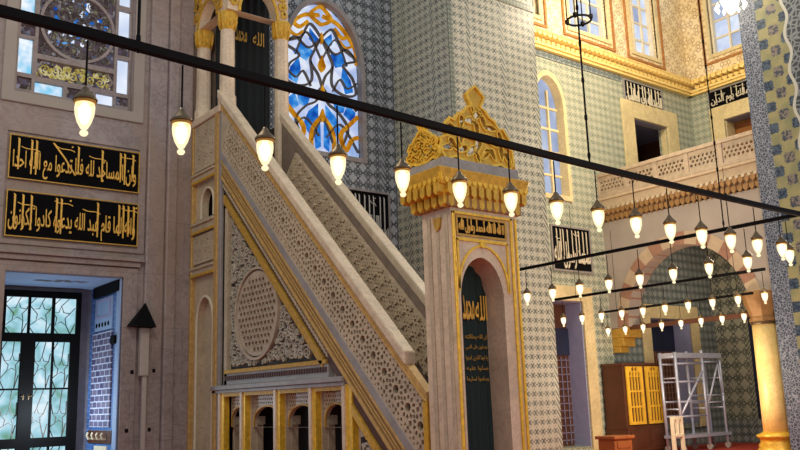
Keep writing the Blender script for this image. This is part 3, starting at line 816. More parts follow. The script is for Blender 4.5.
q.build('door_rail', 'wood_mid', st)
st = frame_opening('door_4', FY(16), 17.2, 18.9, 0.3, 4.22, 0.42, 'pale_stone', 0.06, None, 0.6, 'lavender_reveal')
MB().fbox(FY(16.6), 17.2, 18.9, 0.2, 4.2, -0.03, 0).build('door_leaf', 'wood_dark', st)
q = MB()
for i in range(8): q.fbox(FY(16.58), 17.3+i*0.2, 17.325+i*0.2, 0.3, 2.7, 0, 0.02)
for i in range(12): q.fbox(FY(16.58), 17.2, 18.9, 0.4+i*0.2, 0.42+i*0.2, 0, 0.02)
q.build('grille', 'lavender_ceiling', st)
MB().fbox(FY(16.55), 17.2, 18.9, 2.75, 3.5, 0, 0.01).build('blue_pane', 'curtain_blue', st)
st = frame_opening('window_8', FY(16), 21.95, 24.05, 0.75, 3.86, 0.42, 'pale_stone', 0.06, None, 0.6, 'lavender_reveal')
MB().fbox(FY(16.6), 21.95, 24.05, 0.6, 2.9, -0.03, 0).build('shutter', 'wood_dark', st)
MB().fbox(FY(16.6), 21.95, 24.05, 2.9, 3.9, -0.03, 0).build('blue_pane', 'curtain_blue', st)
q = MB()
for i in range(12): q.fbox(FY(16.58), 22.05+i*0.17, 22.07+i*0.17, 0.7, 2.9, 0, 0.02)
for i in range(13): q.fbox(FY(16.58), 21.95, 24.05, 0.75+i*0.17, 0.77+i*0.17, 0, 0.02)
q.build('grille', 'plaster_red', st)

# arcade wall under the balcony with its striped arch
def elarch(c, a, b_, vs, n=24): return [(c+a*math.cos(PI-PI*k/n), vs+b_*math.sin(PI*k/n)) for k in range(n+1)]
AC, AV = 13.47, 3.5
hole = [(AC-1.90, 3.2)]+elarch(AC, 1.90, 2.05, AV)+[(AC+1.90, 3.2)]
outl = [(11.0, 3.98)]+[(11.56, 3.98)]+[p for p in elarch(AC, 1.90, 2.05, AV) if p[1] > 3.98 or p[0] > 13.5][0:]+[(15.60, 3.5), (16.0, 3.5), (16.0, 6.6), (11.0, 6.6)]
lo = [p for p in elarch(AC, 1.90, 2.05, AV)]
left = [p for p in lo if p[0] > AC-1.86]
poly = [(10.9, 6.62), (10.9, 4.0), (left[0][0], 4.0)]+[p for p in left if p[1] >= 4.0 or p[0] > AC]+[(16.0, 3.45), (16.0, 6.62)]
struct(MB().prism(FX(20.12), poly, -0.5, 0).build('wall_gallery_arcade', 'plaster'))
for col, par, nm in (('plaster_red', 0, 'trim_arch_red'), ('plaster_cream', 1, 'trim_arch_cream')):
    q = MB(); N = 17
    for k in range(N):
        if k % 2 != par: continue
        a0, a1 = PI*k/N, PI*(k+1)/N
        P_ = lambda a, s_: (AC+(1.90+s_)*math.cos(a), AV+(2.05+s_)*math.sin(a))
        q.prism(FX(20.12), [P_(a0, 0), P_((a0+a1)/2, 0), P_(a1, 0), P_(a1, 0.36), P_((a0+a1)/2, 0.36), P_(a0, 0.36)], -0.52, 0.02)
    struct(q.build(nm, col))
# ceiling of the bay below the gallery, gallery floor
struct(MB().box(20.12, 25.44, 10.9, 16, 6.7, 7.3).build('ceiling_gallery', 'plaster'))
# corbel on the back wall and tie beam
mb = MB()
for i, (w, z0, z1) in enumerate(((0.16, 2.78, 2.95), (0.30, 2.95, 3.2), (0.44, 3.2, 3.5))): mb.box(20.12-0.0, 20.12+w+0.25, 16-w-0.1, 16.0, z0, z1)
struct(mb.build('trim_corbel', 'gold_dull', bevel=0.02))
struct(MB().box(20.28, 20.40, 11.3, 15.8, 3.42, 3.54).build('trim_tie_beam', 'wood_dark'))

# balcony
st = sempty('balcony_parapet', (20.05, 13.4, 7)); st.name = 'trim_balcony'
fx = FX(20.06)
q = MB()
ou = rect(10.88, 16.0, 7.46, 8.0); hs = []
nu = 5; W = (16.0-10.88)/nu
for i in range(nu):
    a = 10.88+i*W; hs += hexa_holes(rect(a+0.08, a+W-0.08, 7.50, 7.96), 0.125, 0.005, 0.014)
q.plate(fx, ou, hs, -0.08, 0.0); q.build('lattice', 'balcony_stone', st)
q = MB().fbox(fx, 10.88, 16, 8.0, 8.11, -0.14, 0.05).fbox(fx, 10.88, 16, 7.36, 7.46, -0.14, 0.04)
for i in range(nu+1): q.fbox(fx, 10.88+i*W-0.06, 10.88+i*W+0.06, 7.4, 8.05, -0.1, 0.03)
q.build('rail', 'balcony_stone', st, bevel=0.01)
q = MB().fbox(fx, 10.88, 16, 7.04, 7.36, -0.3, 0.0); q.fbox(fx, 10.88, 16, 7.28, 7.36, 0, 0.05); q.build('moulding', 'plaster_cream', st, bevel=0.02)
q = MB(); muqarnas(q, FX(20.12), 10.9, 16, 6.60, 0.17, 2, 0.2, 0.12); q.build('bracket_row', 'brown_muqarnas', st)
q = MB()
for i in range(30): q.prism(FX(20.10), ngon((10.98+i*0.172, 7.0), 0.05, 8), 0, 0.12)
q.build('bead_row', 'minbar_marble', st)

# gallery column
t = sempty('column_gallery', (20.36, 11.40, 0)); c0 = (20.36, 11.40, 0)
MB().lathe(c0, [(0.335, 0.55), (0.33, 1.2), (0.315, 3.30)], 28).build('shaft', 'column_marble', t, True)
MB().lathe(c0, [(0.50, 0), (0.50, 0.18), (0.46, 0.22), (0.48, 0.28), (0.42, 0.36), (0.44, 0.44), (0.50, 0.47), (0.50, 0.52), (0.38, 0.57), (0.34, 0.60)], 28).build('base', 'gold', t, True)
q = MB().lathe(c0, [(0.315, 3.24), (0.36, 3.28), (0.36, 3.36), (0.33, 3.40), (0.38, 3.56), (0.46, 3.78), (0.50, 3.92), (0.50, 4.02)], 8, PI/8); q.build('capital', 'brown_muqarnas', t)
q = MB().lathe(c0, [(0.34, 3.2), (0.355, 3.23), (0.34, 3.26)], 28); q.build('necking', 'bronze', t)
# big tiled pier on the right
struct(MB().box(19.9, 22.5, 6.2, 10.87, 0, 15).build('pillar_tiled', 'tile_rosette'))
# dado of the right end wall
struct(MB().box(25.36, 25.44, 11, 16, 0, 0.72).build('baseboard_right', 'tile_blue_grey'))
struct(MB().box(25.40, 25.44, 14.70, 14.80, 0.7, 4.2).build('trim_blue_strip', 'curtain_blue'))

# calligraphy friezes and plaques of the tiled walls
def plaque(name, fr, u0, u1, v0, v1, text, label, mat='white_letter', ground='black_panel', strokes=9, border=None, frame='grey_marble', bars=None, fat=0.006):
    t = thing(name, label, 'inscription', fr.p((u0+u1)/2, v0, 0))
    MB().fbox(fr, u0, u1, v0, v1, 0.004, 0.03).build('ground', ground, t)
    if frame: MB().plate(fr, rect(u0-0.05, u1+0.05, v0-0.05, v1+0.05), [rect(u0, u1, v0, v1)], 0.004, 0.05).build('border', frame, t)
    w, h = u1-u0, v1-v0; q = MB(); m = 0.03*h
    lettering(q, fr, text, u0+0.02*w, u1-0.02*w, v0+m, v0+(0.66 if strokes else 0.94)*h, 0.03, 0.055, fat)
    rn = random.Random(len(label)); sw = min(0.036*h, 0.016*w)
    if bars is None: bars = [((i+0.25+0.5*rn.random())/max(strokes, 1)*0.9+0.05, rn.uniform(0.15, 0.45), 0) for i in range(strokes)]
    for f, b_, lean in bars:
        u = u0+f*w; vb = v0+b_*h
        q.ribbon(fr, [(u-sw*0.8, v1-m*1.6), (u, v1-h*0.07), (u+lean*w*0.5, (v1+vb)/2), (u+lean*w, vb)], [0.4*sw, 1.15*sw, sw, 0.8*sw], 0.03, 0.05)
    for i in range(4 if w > 1.9 else 2):
        u = u0+w*(0.13+(0.25 if w > 1.9 else 0.5)*i+0.06*rn.random()); v = v0+h*(0.72+0.12*(i % 2)); l = 0.07*w
        q.ribbon(fr, bez([(u-l, v+0.04*h), (u-l*0.4, v), (u+l*0.5, v), (u+l, v-0.04*h)], 6), [0.2*sw]+[0.55*sw]*17+[0.2*sw], 0.03, 0.046)
        q.prism(fr, ngon((u+0.05*w, v+0.08*h if i % 2 else v-0.07*h), sw*0.75, 4), 0.03, 0.046)
    q.build('lettering', mat, t); return t
fr = FY(15.97)
plaque('calligraphy_sign', fr, 3.57, 5.93, 5.79, 6.57, 'وان المساجد لله فلا تدعوا مع الله احدا', 'black panel of gold script directly below the mosaic window, upper of two', 'gold_letter', strokes=7, frame=None, bars=[(.06, .2, 0), (.155, .12, 0), (.19, .12, 0), (.32, .22, .17), (.51, .3, 0), (.70, .15, 0), (.85, .2, 0), (.885, .15, 0), (.955, .35, 0)])
plaque('calligraphy_sign', fr, 3.55, 5.94, 4.73, 5.53, 'وانه لما قام عبد الله يدعوه كادوا يكونون', 'black panel of gold script directly above the garden door, lower of two', 'gold_letter', strokes=10, frame=None, bars=[(.06, .15, 0), (.12, .2, 0), (.18, .15, 0), (.365, .15, 0), (.40, .12, 0), (.68, .12, 0), (.85, .2, 0), (.885, .15, 0), (.925, .2, 0), (.97, .2, 0)])
q = MB()
for v0, v1 in ((5.77, 6.60), (4.71, 5.56)): q.plate(FY(15.96), rect(3.55, 5.96, v0, v1), [rect(3.57, 5.94, v0+0.02, v1-0.02)], 0, 0.03)
struct(q.build('trim_panel_edge', 'gold_dull'))
struct(MB().plate(FY(16), rect(3.36, 6.02, 7.22, 13.2), [rect(3.58, 5.80, 7.43, 13)], 0, 0.05).build('trim_window_surround', 'plaster', bevel=0.02))
plaque('calligraphy_sign', FY(16), 10.85, 12.1, 4.9, 6.5, 'بسم الله الرحمن الرحيم', 'dark plaque with pale upright letters behind the pulpit stair', 'white_letter', strokes=8)
plaque('calligraphy_sign', FY(16), 17.84, 19.42, 5.1, 6.32, 'محمد رسول الله', 'square dark plaque with cream script between slim window and doorway', 'cream_paint', strokes=9)
plaque('calligraphy_sign', FY(16), 21.75, 23.7, 10.72, 11.5, 'الحمد لله رب العالمين', 'dark script frieze above the open gallery doorway on the back wall', 'cream_paint', strokes=10)
plaque('calligraphy_sign', FXt(25.44), -15.26, -12.4, 10.98, 11.55, 'الرحمن الرحيم مالك يوم الدين', 'dark script frieze above the brown gallery door beside the tiled pillar', 'cream_paint', strokes=10)

# ------------------------------------------------------------------ the pulpit (minbar)
SL = 0.963
def zl(Y, k): return k+SL*(Y-12)
mn = thing('minbar', 'tall marble and gold pulpit with a carved stair side, gilded portal and columned top', 'pulpit', (7.6, 12, 0))
F = FX(7.06)
YE, YS = 8.62, 14.60         # lower and upper end of the stair side
def band(mb, k0, k1, n0, n1, ya=YE, yb=YS, fr=F):
    mb.prism(fr, [(ya, zl(ya, k0)), (yb, zl(yb, k0)), (yb, zl(yb, k1)), (ya, zl(ya, k1))], n0, n1); return mb
# stair body with the niches cut in below
nich = [(14.42, 13.76), (13.58, 12.56), (12.40, 11.47), (11.31, 10.60)]
side = MB()
side.plate(F, [(8.62, 0.02), (14.62, 0.02), (14.62, zl(14.62, 3.9)), (8.62, zl(8.62, 3.9))], [rect(b_, a, 0.05, 1.80) for a, b_ in nich], -0.22, -0.12)
side_o = side.build('stair_side', 'minbar_marble', mn)
band(MB(), 3.788, 3.968, -0.12, 0.01).build('grey_band', 'grey_marble', side_o, bevel=0.01)
gbo = band(MB(), 3.42, 3.788, -0.12, -0.02).build('bronze_band', 'moulding_bronze', side_o)
q = band(MB(), 3.73, 3.79, -0.02, 0.015); band(q, 3.62, 3.65, -0.02, 0.0); band(q, 3.55, 3.58, -0.02, 0.0); band(q, 3.42, 3.49, -0.02, 0.015); q.build('gold_line', 'gold_pale', gbo, bevel=0.006)
q = MB(); band(q, 3.2, 3.42, -0.12, -0.04)
q.build('bead_ground', 'dark_red_bead', side_o)
q = MB()
n = 60
for i in range(n):
    Y = 11.0+(YS-11.0)*i/n; z = zl(Y, 3.31)
    q.prism(F, [(Y-0.022, z-0.05), (Y+0.022, z-0.02), (Y+0.022, z+0.05), (Y-0.022, z+0.02)], -0.04, -0.015)
q.build('bead_row', 'minbar_marble', side_o)
q = band(MB(), 3.0, 3.17, -0.12, 0.0, 11.1, 14.5); q.fbox(F, 11.0, 14.42, 2.20, 2.27, -0.12, 0.0); q.build('triangle_frame', 'gold_dull', side_o, bevel=0.008)
tri = [(14.34, 2.27), (14.34, zl(14.34, 2.99)), (12+(2.27-2.99)/SL, 2.27)]
MB().prism(F, tri, -0.13, -0.11).build('triangle_ground', 'arabesque_ground', side_o)
mc, mr = (13.27, 3.2), 0.74
q = MB()
ti = [(14.31, 2.30), (14.31, zl(14.31, 2.93)), (12+(2.30-2.93)/SL, 2.30)]
scrolls(q, F, lambda p: inpoly(p, ti) and math.hypot(p[0]-mc[0], p[1]-mc[1]) > mr+0.05, (11.2, 14.34, 2.27, 5.2), 16000, 0.035, 0.12, 0.020, -0.11, -0.06, 4, maxn=300)
q.build('triangle_scroll', 'arabesque_scroll', side_o)
q = MB(); q.ribbon(F, [(mc[0]+(mr+0.02)*math.cos(2*PI*k/48), mc[1]+(mr+0.05)*math.sin(2*PI*k/48)) for k in range(49)], 0.045, -0.11, -0.02); q.build('medallion_ring', 'relief', side_o)
circ = ngon(mc, mr, 48)
hs = hexa_holes(rect(mc[0]-mr, mc[0]+mr, mc[1]-mr, mc[1]+mr), 0.125, 0.0, 0.011)
circ_in = ngon(mc, mr-0.03, 48)
hs = [h for h in hs if all(inpoly(p, circ_in) for p in h)]
MB().plate(F, circ, hs, -0.11, -0.05).build('medallion', 'relief', side_o)
MB().fbox(F, 14.34, 14.46, 2.0, 5.3, -0.12, -0.02).build('side_moulding', 'minbar_marble', side_o)
q = MB().fbox(F, 10.95, 14.44, 2.0, 2.20, -0.12, -0.02); q.build('bead_ground', 'grey_marble', side_o)
q = MB()
for i in range(44): q.fbox(F, 11.0+i*0.078, 11.045+i*0.078, 2.08, 2.16, -0.02, 0.0)
q.build('bead_row', 'dark_red_bead', side_o)
q = MB().fbox(F, 10.50, 14.86, 1.92, 2.0, -0.12, 0.06).fbox(F, 10.50, 14.86, 1.86, 1.92, -0.12, 0.03); q.build('shelf', 'grey_marble', side_o, bevel=0.01)
# lower right corner below the gold band
lt = [(10.28, 0.3), (10.28, zl(10.28, 3.2)), (9.0, zl(9.0, 3.2)), (9.0, 0.3)]
MB().prism(F, lt, -0.125, -0.11).build('corner_ground', 'arabesque_ground', side_o)
q = MB(); li = inset(lt, 0.03); scrolls(q, F, lambda p: inpoly(p, li), (9.0, 10.28, 0.3, 1.6), 3000, 0.05, 0.15, 0.034, -0.11, -0.06, 8, maxn=40); q.build('corner_scroll', 'arabesque_scroll', side_o)
band(MB(), 3.05, 3.2, -0.12, 0.0, 8.9, 10.35).build('corner_frame', 'gold', side_o)

# colonnade of small niches
for i, (a, b_) in enumerate(nich):
    fa = FX(7.22); q = MB()
    ol = rect(b_-0.02, a+0.02, 1.26, 1.82)
    ah = [(b_+0.0, 1.25)]+arch(b_+0.06, a-0.06, 1.36, 1.60, 8)+[(a-0.0, 1.25)]
    ah = arch(b_+0.06, a-0.06, 1.36, 1.60, 8, 1.262)
    cut = []; rn = random.Random(i)
    for r_i in range(6):
        for k in range(16):
            u = b_+0.03+0.065*(k+0.5*(r_i % 2)); v = 1.79-0.062*r_i
            h = [(u, v+0.027), (u+0.02, v), (u, v-0.027), (u-0.02, v)]
            if all(b_+0.01 < p[0] < a-0.01 and p[1] > 1.29 and not inpoly((p[0], p[1]-0.02), ah) and not inpoly(p, ah) for p in h): cut.append(h)
    q.plate(fa, ol, [ah]+cut, -0.05, 0.0)
    no = q.build('niche', 'minbar_marble', mn)
    k = MB(); k.ribbon(fa, arch(b_+0.05, a-0.05, 1.36, 1.62, 8, 1.27), 0.025, 0, 0.02); k.build('arch_rim', 'gold_dull', no)
    k = MB(); k.fbox(FX(7.281), a-0.02, a+0.12, 0.05, 1.30, -0.12, 0).fbox(FX(7.281), a-0.06, a+0.12, 1.30, 1.44, -0.14, 0)
    k.build('pier', 'minbar_marble', no)
MB().fbox(FX(8.1), 8.7, 15.9, 0.02, 1.9, -0.05, 0).build('inner_wall', 'passage_shade', mn)  # dark sheet painted as the shade seen through the niches
MB().box(7.29, 8.1, 10.3, 14.6, 1.84, 1.90).build('inner_ceiling', 'passage_shade', mn)
for (u, w) in ((14.50, 0.16), (13.67, 0.12), (12.48, 0.13), (11.39, 0.13), (10.44, 0.20)):
    p = MB().fbox(F, u-w/2, u+w/2, 0.02, 1.88, -0.2, -0.01).build('post', 'gold_bright', mn, bevel=0.008)
    MB().fbox(F, u+w/2-0.05, u+w/2+0.02, 0.02, 1.86, -0.1, 0.02).build('marble_strip', 'portal_marble', p)
q = MB()
for a, b_ in nich: q.fbox(F, b_, a, 1.80, 1.86, -0.18, 0.0)
q.build('lintel_strip', 'gold_dull', mn)

# carved balustrade on the near side, its rail
bal = MB(); ol = [(YE, zl(YE, 3.968)), (YS, zl(YS, 3.968)), (YS, zl(YS, 4.82)), (YE, zl(YE, 4.82))]
c45 = 1/math.hypot(1, SL); s45 = SL*c45
ln = (YS-YE)/c45
flat = rect(0, ln, 0, (4.82-3.968)*c45)
hs = []; wd = (4.82-3.968)*c45; PP = 0.345; ns_ = int(ln/PP)
for i in range(ns_):
    cx, cy = (i+0.5)*PP, wd/2
    hs.append(ngon((cx, cy), 0.062, 8))
    for k in range(10):
        a_ = 2*PI*(k+0.5)/10; ca, sa = math.cos(a_), math.sin(a_)
        hs.append([(cx+0.085*ca, cy+0.085*sa), (cx+0.13*ca-0.031*sa, cy+0.13*sa+0.031*ca), (cx+0.166*ca, cy+0.166*sa), (cx+0.13*ca+0.031*sa, cy+0.13*sa-0.031*ca)])
    for sy in (-1, 1):
        for dx, dy, r in ((-0.1, 0.205, .034), (0, 0.215, .030), (0.1, 0.205, .034), (PP/2, 0.12, .040), (PP/2, 0.2, .034), (-0.05, 0.262, .024), (0.05, 0.262, .024), (PP/2, 0.265, .026)):
            hs.append(ngon((cx+dx, cy+sy*dy), r, 4 if dx in (0, PP/2) else 3, PI/2*sy))
    hs.append(ngon((cx+PP/2, cy), 0.030, 4))
def TT(p):  # along the slope, across it
    Y0, Z0 = YE, zl(YE, 3.968)
    return (Y0+p[0]*c45-p[1]*s45, Z0+p[0]*s45+p[1]*c45)
hs = [[TT(p) for p in h] for h in hs]; oi = inset(ol, 0.012)
hs = [h for h in hs if all(inpoly(p, oi) for p in h)]
bal.plate(F, ol, hs, -0.07, 0.0)
bo = bal.build('balustrade', 'minbar_marble', mn)
band(MB(), 3.97, 4.82, -0.10, -0.075).build('backing', 'carved_ground_shade', bo)  # dark colour stands in for shade behind the cut-outs
q = MB()
for h in hs:
    if len(h) == 8:
        cc = (sum(p[0] for p in h)/8, sum(p[1] for p in h)/8)
        q.prism(F, ngon(cc, 0.05, 8), -0.075, -0.07)
q.build('hole_shade_disc', 'black', bo)  # flat black discs painted as the shade of deep holes
q = band(MB(), 4.82, 4.86, -0.12, 0.03); band(q, 4.86, 4.97, -0.12, 0.01); q.build('rail_trim', 'gold_pale', bo, bevel=0.006)
q = band(MB(), 4.97, 5.146, -0.14, 0.06, 9.0, 14.7); q.build('handrail', 'portal_marble', bo, bevel=0.02)
MB().fbox(F, 8.60, 8.68, 0.02, zl(8.62, 4.86), -0.12, 0.03).build('end_strip', 'gold', bo)
# far balustrade, its carved inner face towards us
FF = FX(8.22)
q = band(MB(), 3.2, 4.97, -0.14, 0.0, 8.6, 14.3, FF)
fb = q.build('balustrade', 'relief_ground', mn)
ol = [(8.66, zl(8.66, 3.92)), (14.1, zl(14.1, 3.92)), (14.1, zl(14.1, 4.84)), (8.66, zl(8.66, 4.84))]
band(MB(), 4.80, 4.98, 0.0, 0.02, 8.62, 14.2, FF).build('plain_band', 'relief_ground', fb)
ln2 = (14.1-8.7)/c45; fl2 = rect(0, ln2, 0, (4.74-3.94)*c45)
def T2(p): return (8.7+p[0]*c45-p[1]*s45, zl(8.7, 3.94)+p[0]*s45+p[1]*c45)
hs2 = [[T2(p) for p in h] for h in rosette_holes(fl2, 0.25, 0.01, petals=6)]
rl = MB().plate(FF, [T2(p) for p in fl2], hs2, 0.0, 0.045)
for r_i in range(4):
    for i in range(int(ln2/0.25)):
        c_ = T2(((i+0.5*(r_i % 2))*0.25+0.06, 0.02+r_i*0.17)); rl.prism(FF, ngon(c_, 0.04, 6), 0.0, 0.075)
rl.build('carved_relief', 'relief_light', fb)
band(MB(), 4.97, 5.16, -0.16, 0.05, 8.6, 14.3, FF).build('handrail', 'portal_marble', fb, bevel=0.02)
# steps between the balustrades
q = MB(); ns = 18
for i in range(ns):
    Y = 8.7+i*(14.4-8.7)/ns; q.box(7.29, 8.22, Y, Y+0.42, 0.02+max(0, i-0.4)*0.30, 0.02+(i+1)*0.30)
q.build('steps', 'grey_marble', mn)

# tower: the side face with its openings
T = FX(7.06)
q = MB(); q.plate(T, rect(14.6, 16.0, 0.02, 7.3), [arch(15.02, 15.56, 5.58, 5.88, 8, 5.30), arch(14.98, 15.72, 3.2, 3.72, 8, 0.05)], -0.2, -0.06)
tw = q.build('tower', 'minbar_marble', mn)
MB().fbox(T, 14.9, 15.9, 0.02, 3.9, -0.26, -0.2).build('niche_back', 'minbar_marble', tw)
MB().box(7.3, 8.4, 15.9, 15.98, 0.02, 7.2).box(8.3, 8.42, 14.4, 15.98, 0.02, 7.2).build('inner_wall', 'carved_ground_shade', tw)
q = MB(); q.fbox(T, 14.60, 14.88, 0.02, 7.40, -0.2, 0.0); q.build('corner_post', 'grey_marble', tw, bevel=0.01)
q = MB().fbox(T, 14.70, 14.84, 0.02, 7.36, -0.02, 0.03); q.build('gold_post', 'gold_pale', tw, bevel=0.01)
q = MB().fbox(T, 15.84, 15.98, 0.02, 7.40, -0.1, 0.03); q.build('gold_post', 'gold_pale', tw, bevel=0.01)
for z0, z1 in ((6.04, 6.24), (5.00, 5.22), (4.14, 4.33)):
    l = MB().fbox(T, 14.84, 15.86, z0, z1, -0.1, 0.02).fbox(T, 14.84, 15.86, z1-0.05, z1, 0, 0.06).build('ledge', 'minbar_marble', tw, bevel=0.01)
    MB().fbox(T, 14.84, 15.86, z0, z0+0.05, 0.02, 0.045).build('gold_line', 'gold', l)
for z0, z1, P_ in ((6.30, 7.26, 0.27), (4.40, 4.96, 0.25)):
    ou = rect(14.92, 15.82, z0, z1); hs = rosette_holes(ou, P_, 0.02)
    l = MB().plate(T, ou, hs, -0.05, 0.0).build('lattice', 'minbar_marble', tw)
    MB().prism(T, ou, -0.07, -0.055).build('backing', 'carved_ground_shade', l)
q = MB().fbox(T, 14.6, 15.98, 7.27, 7.42, -0.2, 0.05); q.build('rail', 'portal_marble', tw, bevel=0.02)
MB().ribbon(T, arch(14.98, 15.72, 3.2, 3.74, 8, 0.05), 0.03, -0.06, -0.03).build('arch_rim', 'cream_paint', tw)
MB().ribbon(T, arch(15.01, 15.57, 5.58, 5.90, 8, 5.30), 0.03, -0.06, -0.03).build('arch_rim', 'cream_paint', tw)
MB().box(7.28, 8.4, 14.42, 15.98, 6.0, 6.1).build('platform', 'grey_marble', tw)
# columned top
ks = MB()
cols = [(7.22, 14.70), (8.36, 14.54), (7.22, 15.80)]
for i, (x, y) in enumerate(cols):
    zb = 7.42 if i != 1 else 5.6
    c = MB().lathe((x, y, 0), [(0.18, zb), (0.18, zb+0.2), (0.155, zb+0.26), (0.142, 9.04)], 12).build('column', 'portal_marble', mn)
    k = MB().lathe((x, y, 0), [(0.145, 9.02), (0.165, 9.05), (0.15, 9.08), (0.165, 9.18), (0.205, 9.33), (0.205, 9.40)], 8, PI/8)
    for j in range(8):
        a = 2*PI*j/8; k.lathe((x+0.165*math.cos(a), y+0.165*math.sin(a), 0), [(0.01, 9.09), (0.045, 9.19), (0.045, 9.38)], 6)
    k.build('capital', 'gold', c)
def kiosk_face(fr, u0, u1, apex, name):
    s0, s1 = u0+0.16, u1-0.16
    q = MB().plate(fr, rect(u0-0.12, u1+0.12, 9.40, 11.2), [arch(s0, s1, 9.41, apex, 8, 9.405)], -0.22, 0)
    o = q.build(name, 'portal_marble', mn)
    MB().ribbon(fr, arch(s0-0.03, s1+0.03, 9.41, apex+0.04, 10), 0.06, 0, 0.03).build('arch_rim', 'gold', o)
    k = MB(); ol = rect(u0-0.08, u1+0.08, 9.44, 11.1)
    ar = arch(s0-0.08, s1+0.08, 9.41, apex+0.12, 10, 9.3)
    scrolls(k, fr, lambda p: inpoly(p, ol) and not inpoly(p, ar), (u0-0.1, u1+0.1, 9.44, 11.1), 5000, 0.05, 0.11, 0.04, 0, 0.035, 12, maxn=50); k.build('gilt_scroll', 'gold', o)
kiosk_face(FY(14.46), 7.22, 8.36, 10.0, 'arch_front')
kiosk_face(FX(7.06), 14.70, 15.86, 9.86, 'arch_side')
MB().box(7.1, 8.5, 14.5, 15.98, 11.0, 11.2).build('canopy', 'gold_dull', mn)

# portal at the foot of the stair
PX0, PX1, PY0, PY1 = 7.06, 8.24, 8.01, 8.58
PF = FY(PY0)
ao = arch(7.16, 7.93, 2.85, 3.40, 12, 0.03)
q = MB().plate(PF, rect(PX0, PX1, 0.0, 4.05), [ao], -(PY1-PY0), 0)
po = q.build('portal', 'portal_marble', mn)
q = MB()
for u0, u1 in ((7.075, 7.115), (8.10, 8.145), (8.19, 8.23)): q.fbox(PF, u0, u1, 0.0, 3.98, 0, 0.025)
q.fbox(PF, 7.075, 8.145, 3.94, 3.98, 0, 0.025)
q.build('gold_moulding', 'gold_bright', po, bevel=0.006)
q = MB()
q.fbox(PF, 7.135, 8.05, 3.60, 3.64, 0, 0.02).fbox(PF, 7.135, 7.165, 2.95, 3.62, 0, 0.02).fbox(PF, 8.02, 8.05, 2.95, 3.62, 0, 0.02)
q.ribbon(PF, arch(7.15, 7.97+0.05, 2.98, 3.56, 10), 0.03, 0, 0.02)
q.prism(PF, ngon((7.58, 3.575), 0.05, 8), 0, 0.03)
q.build('arch_moulding', 'gold_bright', po)
MB().ribbon(PF, arch(7.15, 7.94, 2.85, 3.42, 12, 0.03), 0.035, 0, 0.012).build('arch_rim', 'portal_marble', po)
q = MB().fbox(PF, 7.165, 8.0, 3.69, 3.90, 0, 0.008); pg = q.build('text_panel', 'black_panel', po)
q = MB(); lettering(q, PF, 'لا اله الا الله محمد رسول الله', 7.18, 7.985, 3.70, 3.87, 0.008, 0.02, 0.025)
rn = random.Random(2)
for i in range(8): u = 7.22+0.098*i+rn.uniform(-0.02, 0.02); q.ribbon(PF, [(u, 3.895), (u+0.002, 3.76)], [0.018, 0.010], 0.008, 0.018)
q.build('lettering', 'gold_letter', pg)
MB().plate(PF, rect(7.135, 8.04, 3.66, 3.93), [rect(7.165, 8.0, 3.69, 3.90)], 0, 0.02).build('text_border', 'gold_dull', po)
PS = FX(PX0)
q = MB().fbox(PS, 8.06, 8.12, 0, 3.95, 0, 0.02).fbox(PS, 8.40, 8.47, 0, 3.95, 0, 0.02).fbox(PS, 8.24, 8.30, 0, 3.95, 0, 0.012); q.build('side_moulding', 'minbar_marble', po, bevel=0.008)
MB().prism(PS, [(8.18, 3.92), (8.33, 3.92), (8.31, 3.80), (8.26, 3.74), (8.20, 3.80)], 0, 0.03).build('side_ornament', 'gold_dull', po)
# portal cornice
q = MB(); X0, X1, Y0, Y1 = 6.82, 8.45, 7.90, 8.80
q.hull8([(X0+0.06, Y0+0.06, 4.30), (X1-0.06, Y0+0.06, 4.30), (X1-0.06, Y1-0.06, 4.30), (X0+0.06, Y1-0.06, 4.30), (X0, Y0, 4.52), (X1, Y0, 4.52), (X1, Y1, 4.52), (X0, Y1, 4.52)])
cn = q.build('cornice', 'gold', mn, bevel=0.012)
q = MB()
for fr, u0, u1 in ((FY(Y0+0.05), X0+0.05, X1-0.05), (FX(X0+0.05), Y0+0.05, Y1-0.05)):
    n = int((u1-u0)/0.09)
    for i in range(n+1):
        u = u0+(u1-u0)*i/n; q.prism(fr, [(u-0.035, 4.36), (u, 4.32), (u+0.035, 4.36), (u+0.035, 4.44), (u, 4.48), (u-0.035, 4.44)], 0, 0.016)
q.build('relief_row', 'gold_bright', cn)
q = MB()
for r, (z0, z1, ex) in enumerate(((4.02, 4.20, 0.10), (4.16, 4.32, 0.17))):
    for fr, u0, u1, base in ((FY(PY0), PX0-ex+0.02, PX1+ex-0.04, 0.0), (FX(PX0), PY0-ex*0.5, PY1+ex, 0.0)):
        n = int((u1-u0)/0.125); w = (u1-u0)/n
        for i in range(n):
            a, b_ = u0+(i+0.25*r)*w+0.022, u0+(i+1+0.25*r)*w-0.022; c = (a+b_)/2
            d = ex*(0.55 if fr.n.y < -0.5 else 1.25)
            q.prism(fr, [(a, z1), (a, z0+0.04), (c, z0), (b_, z0+0.04), (b_, z1)], -0.05, d)
q.build('muqarnas', 'gold', cn)
MB().box(6.99, 8.30, 7.96, 8.64, 4.03, 4.31).build('muqarnas_gap_shade', 'brown_muqarnas', cn)  # brown backing puts the shade between the gold cells into colour
MB().box(6.96, 8.32, 7.98, 8.68, 4.52, 4.68).build('plinth', 'grey_marble', cn, bevel=0.01)
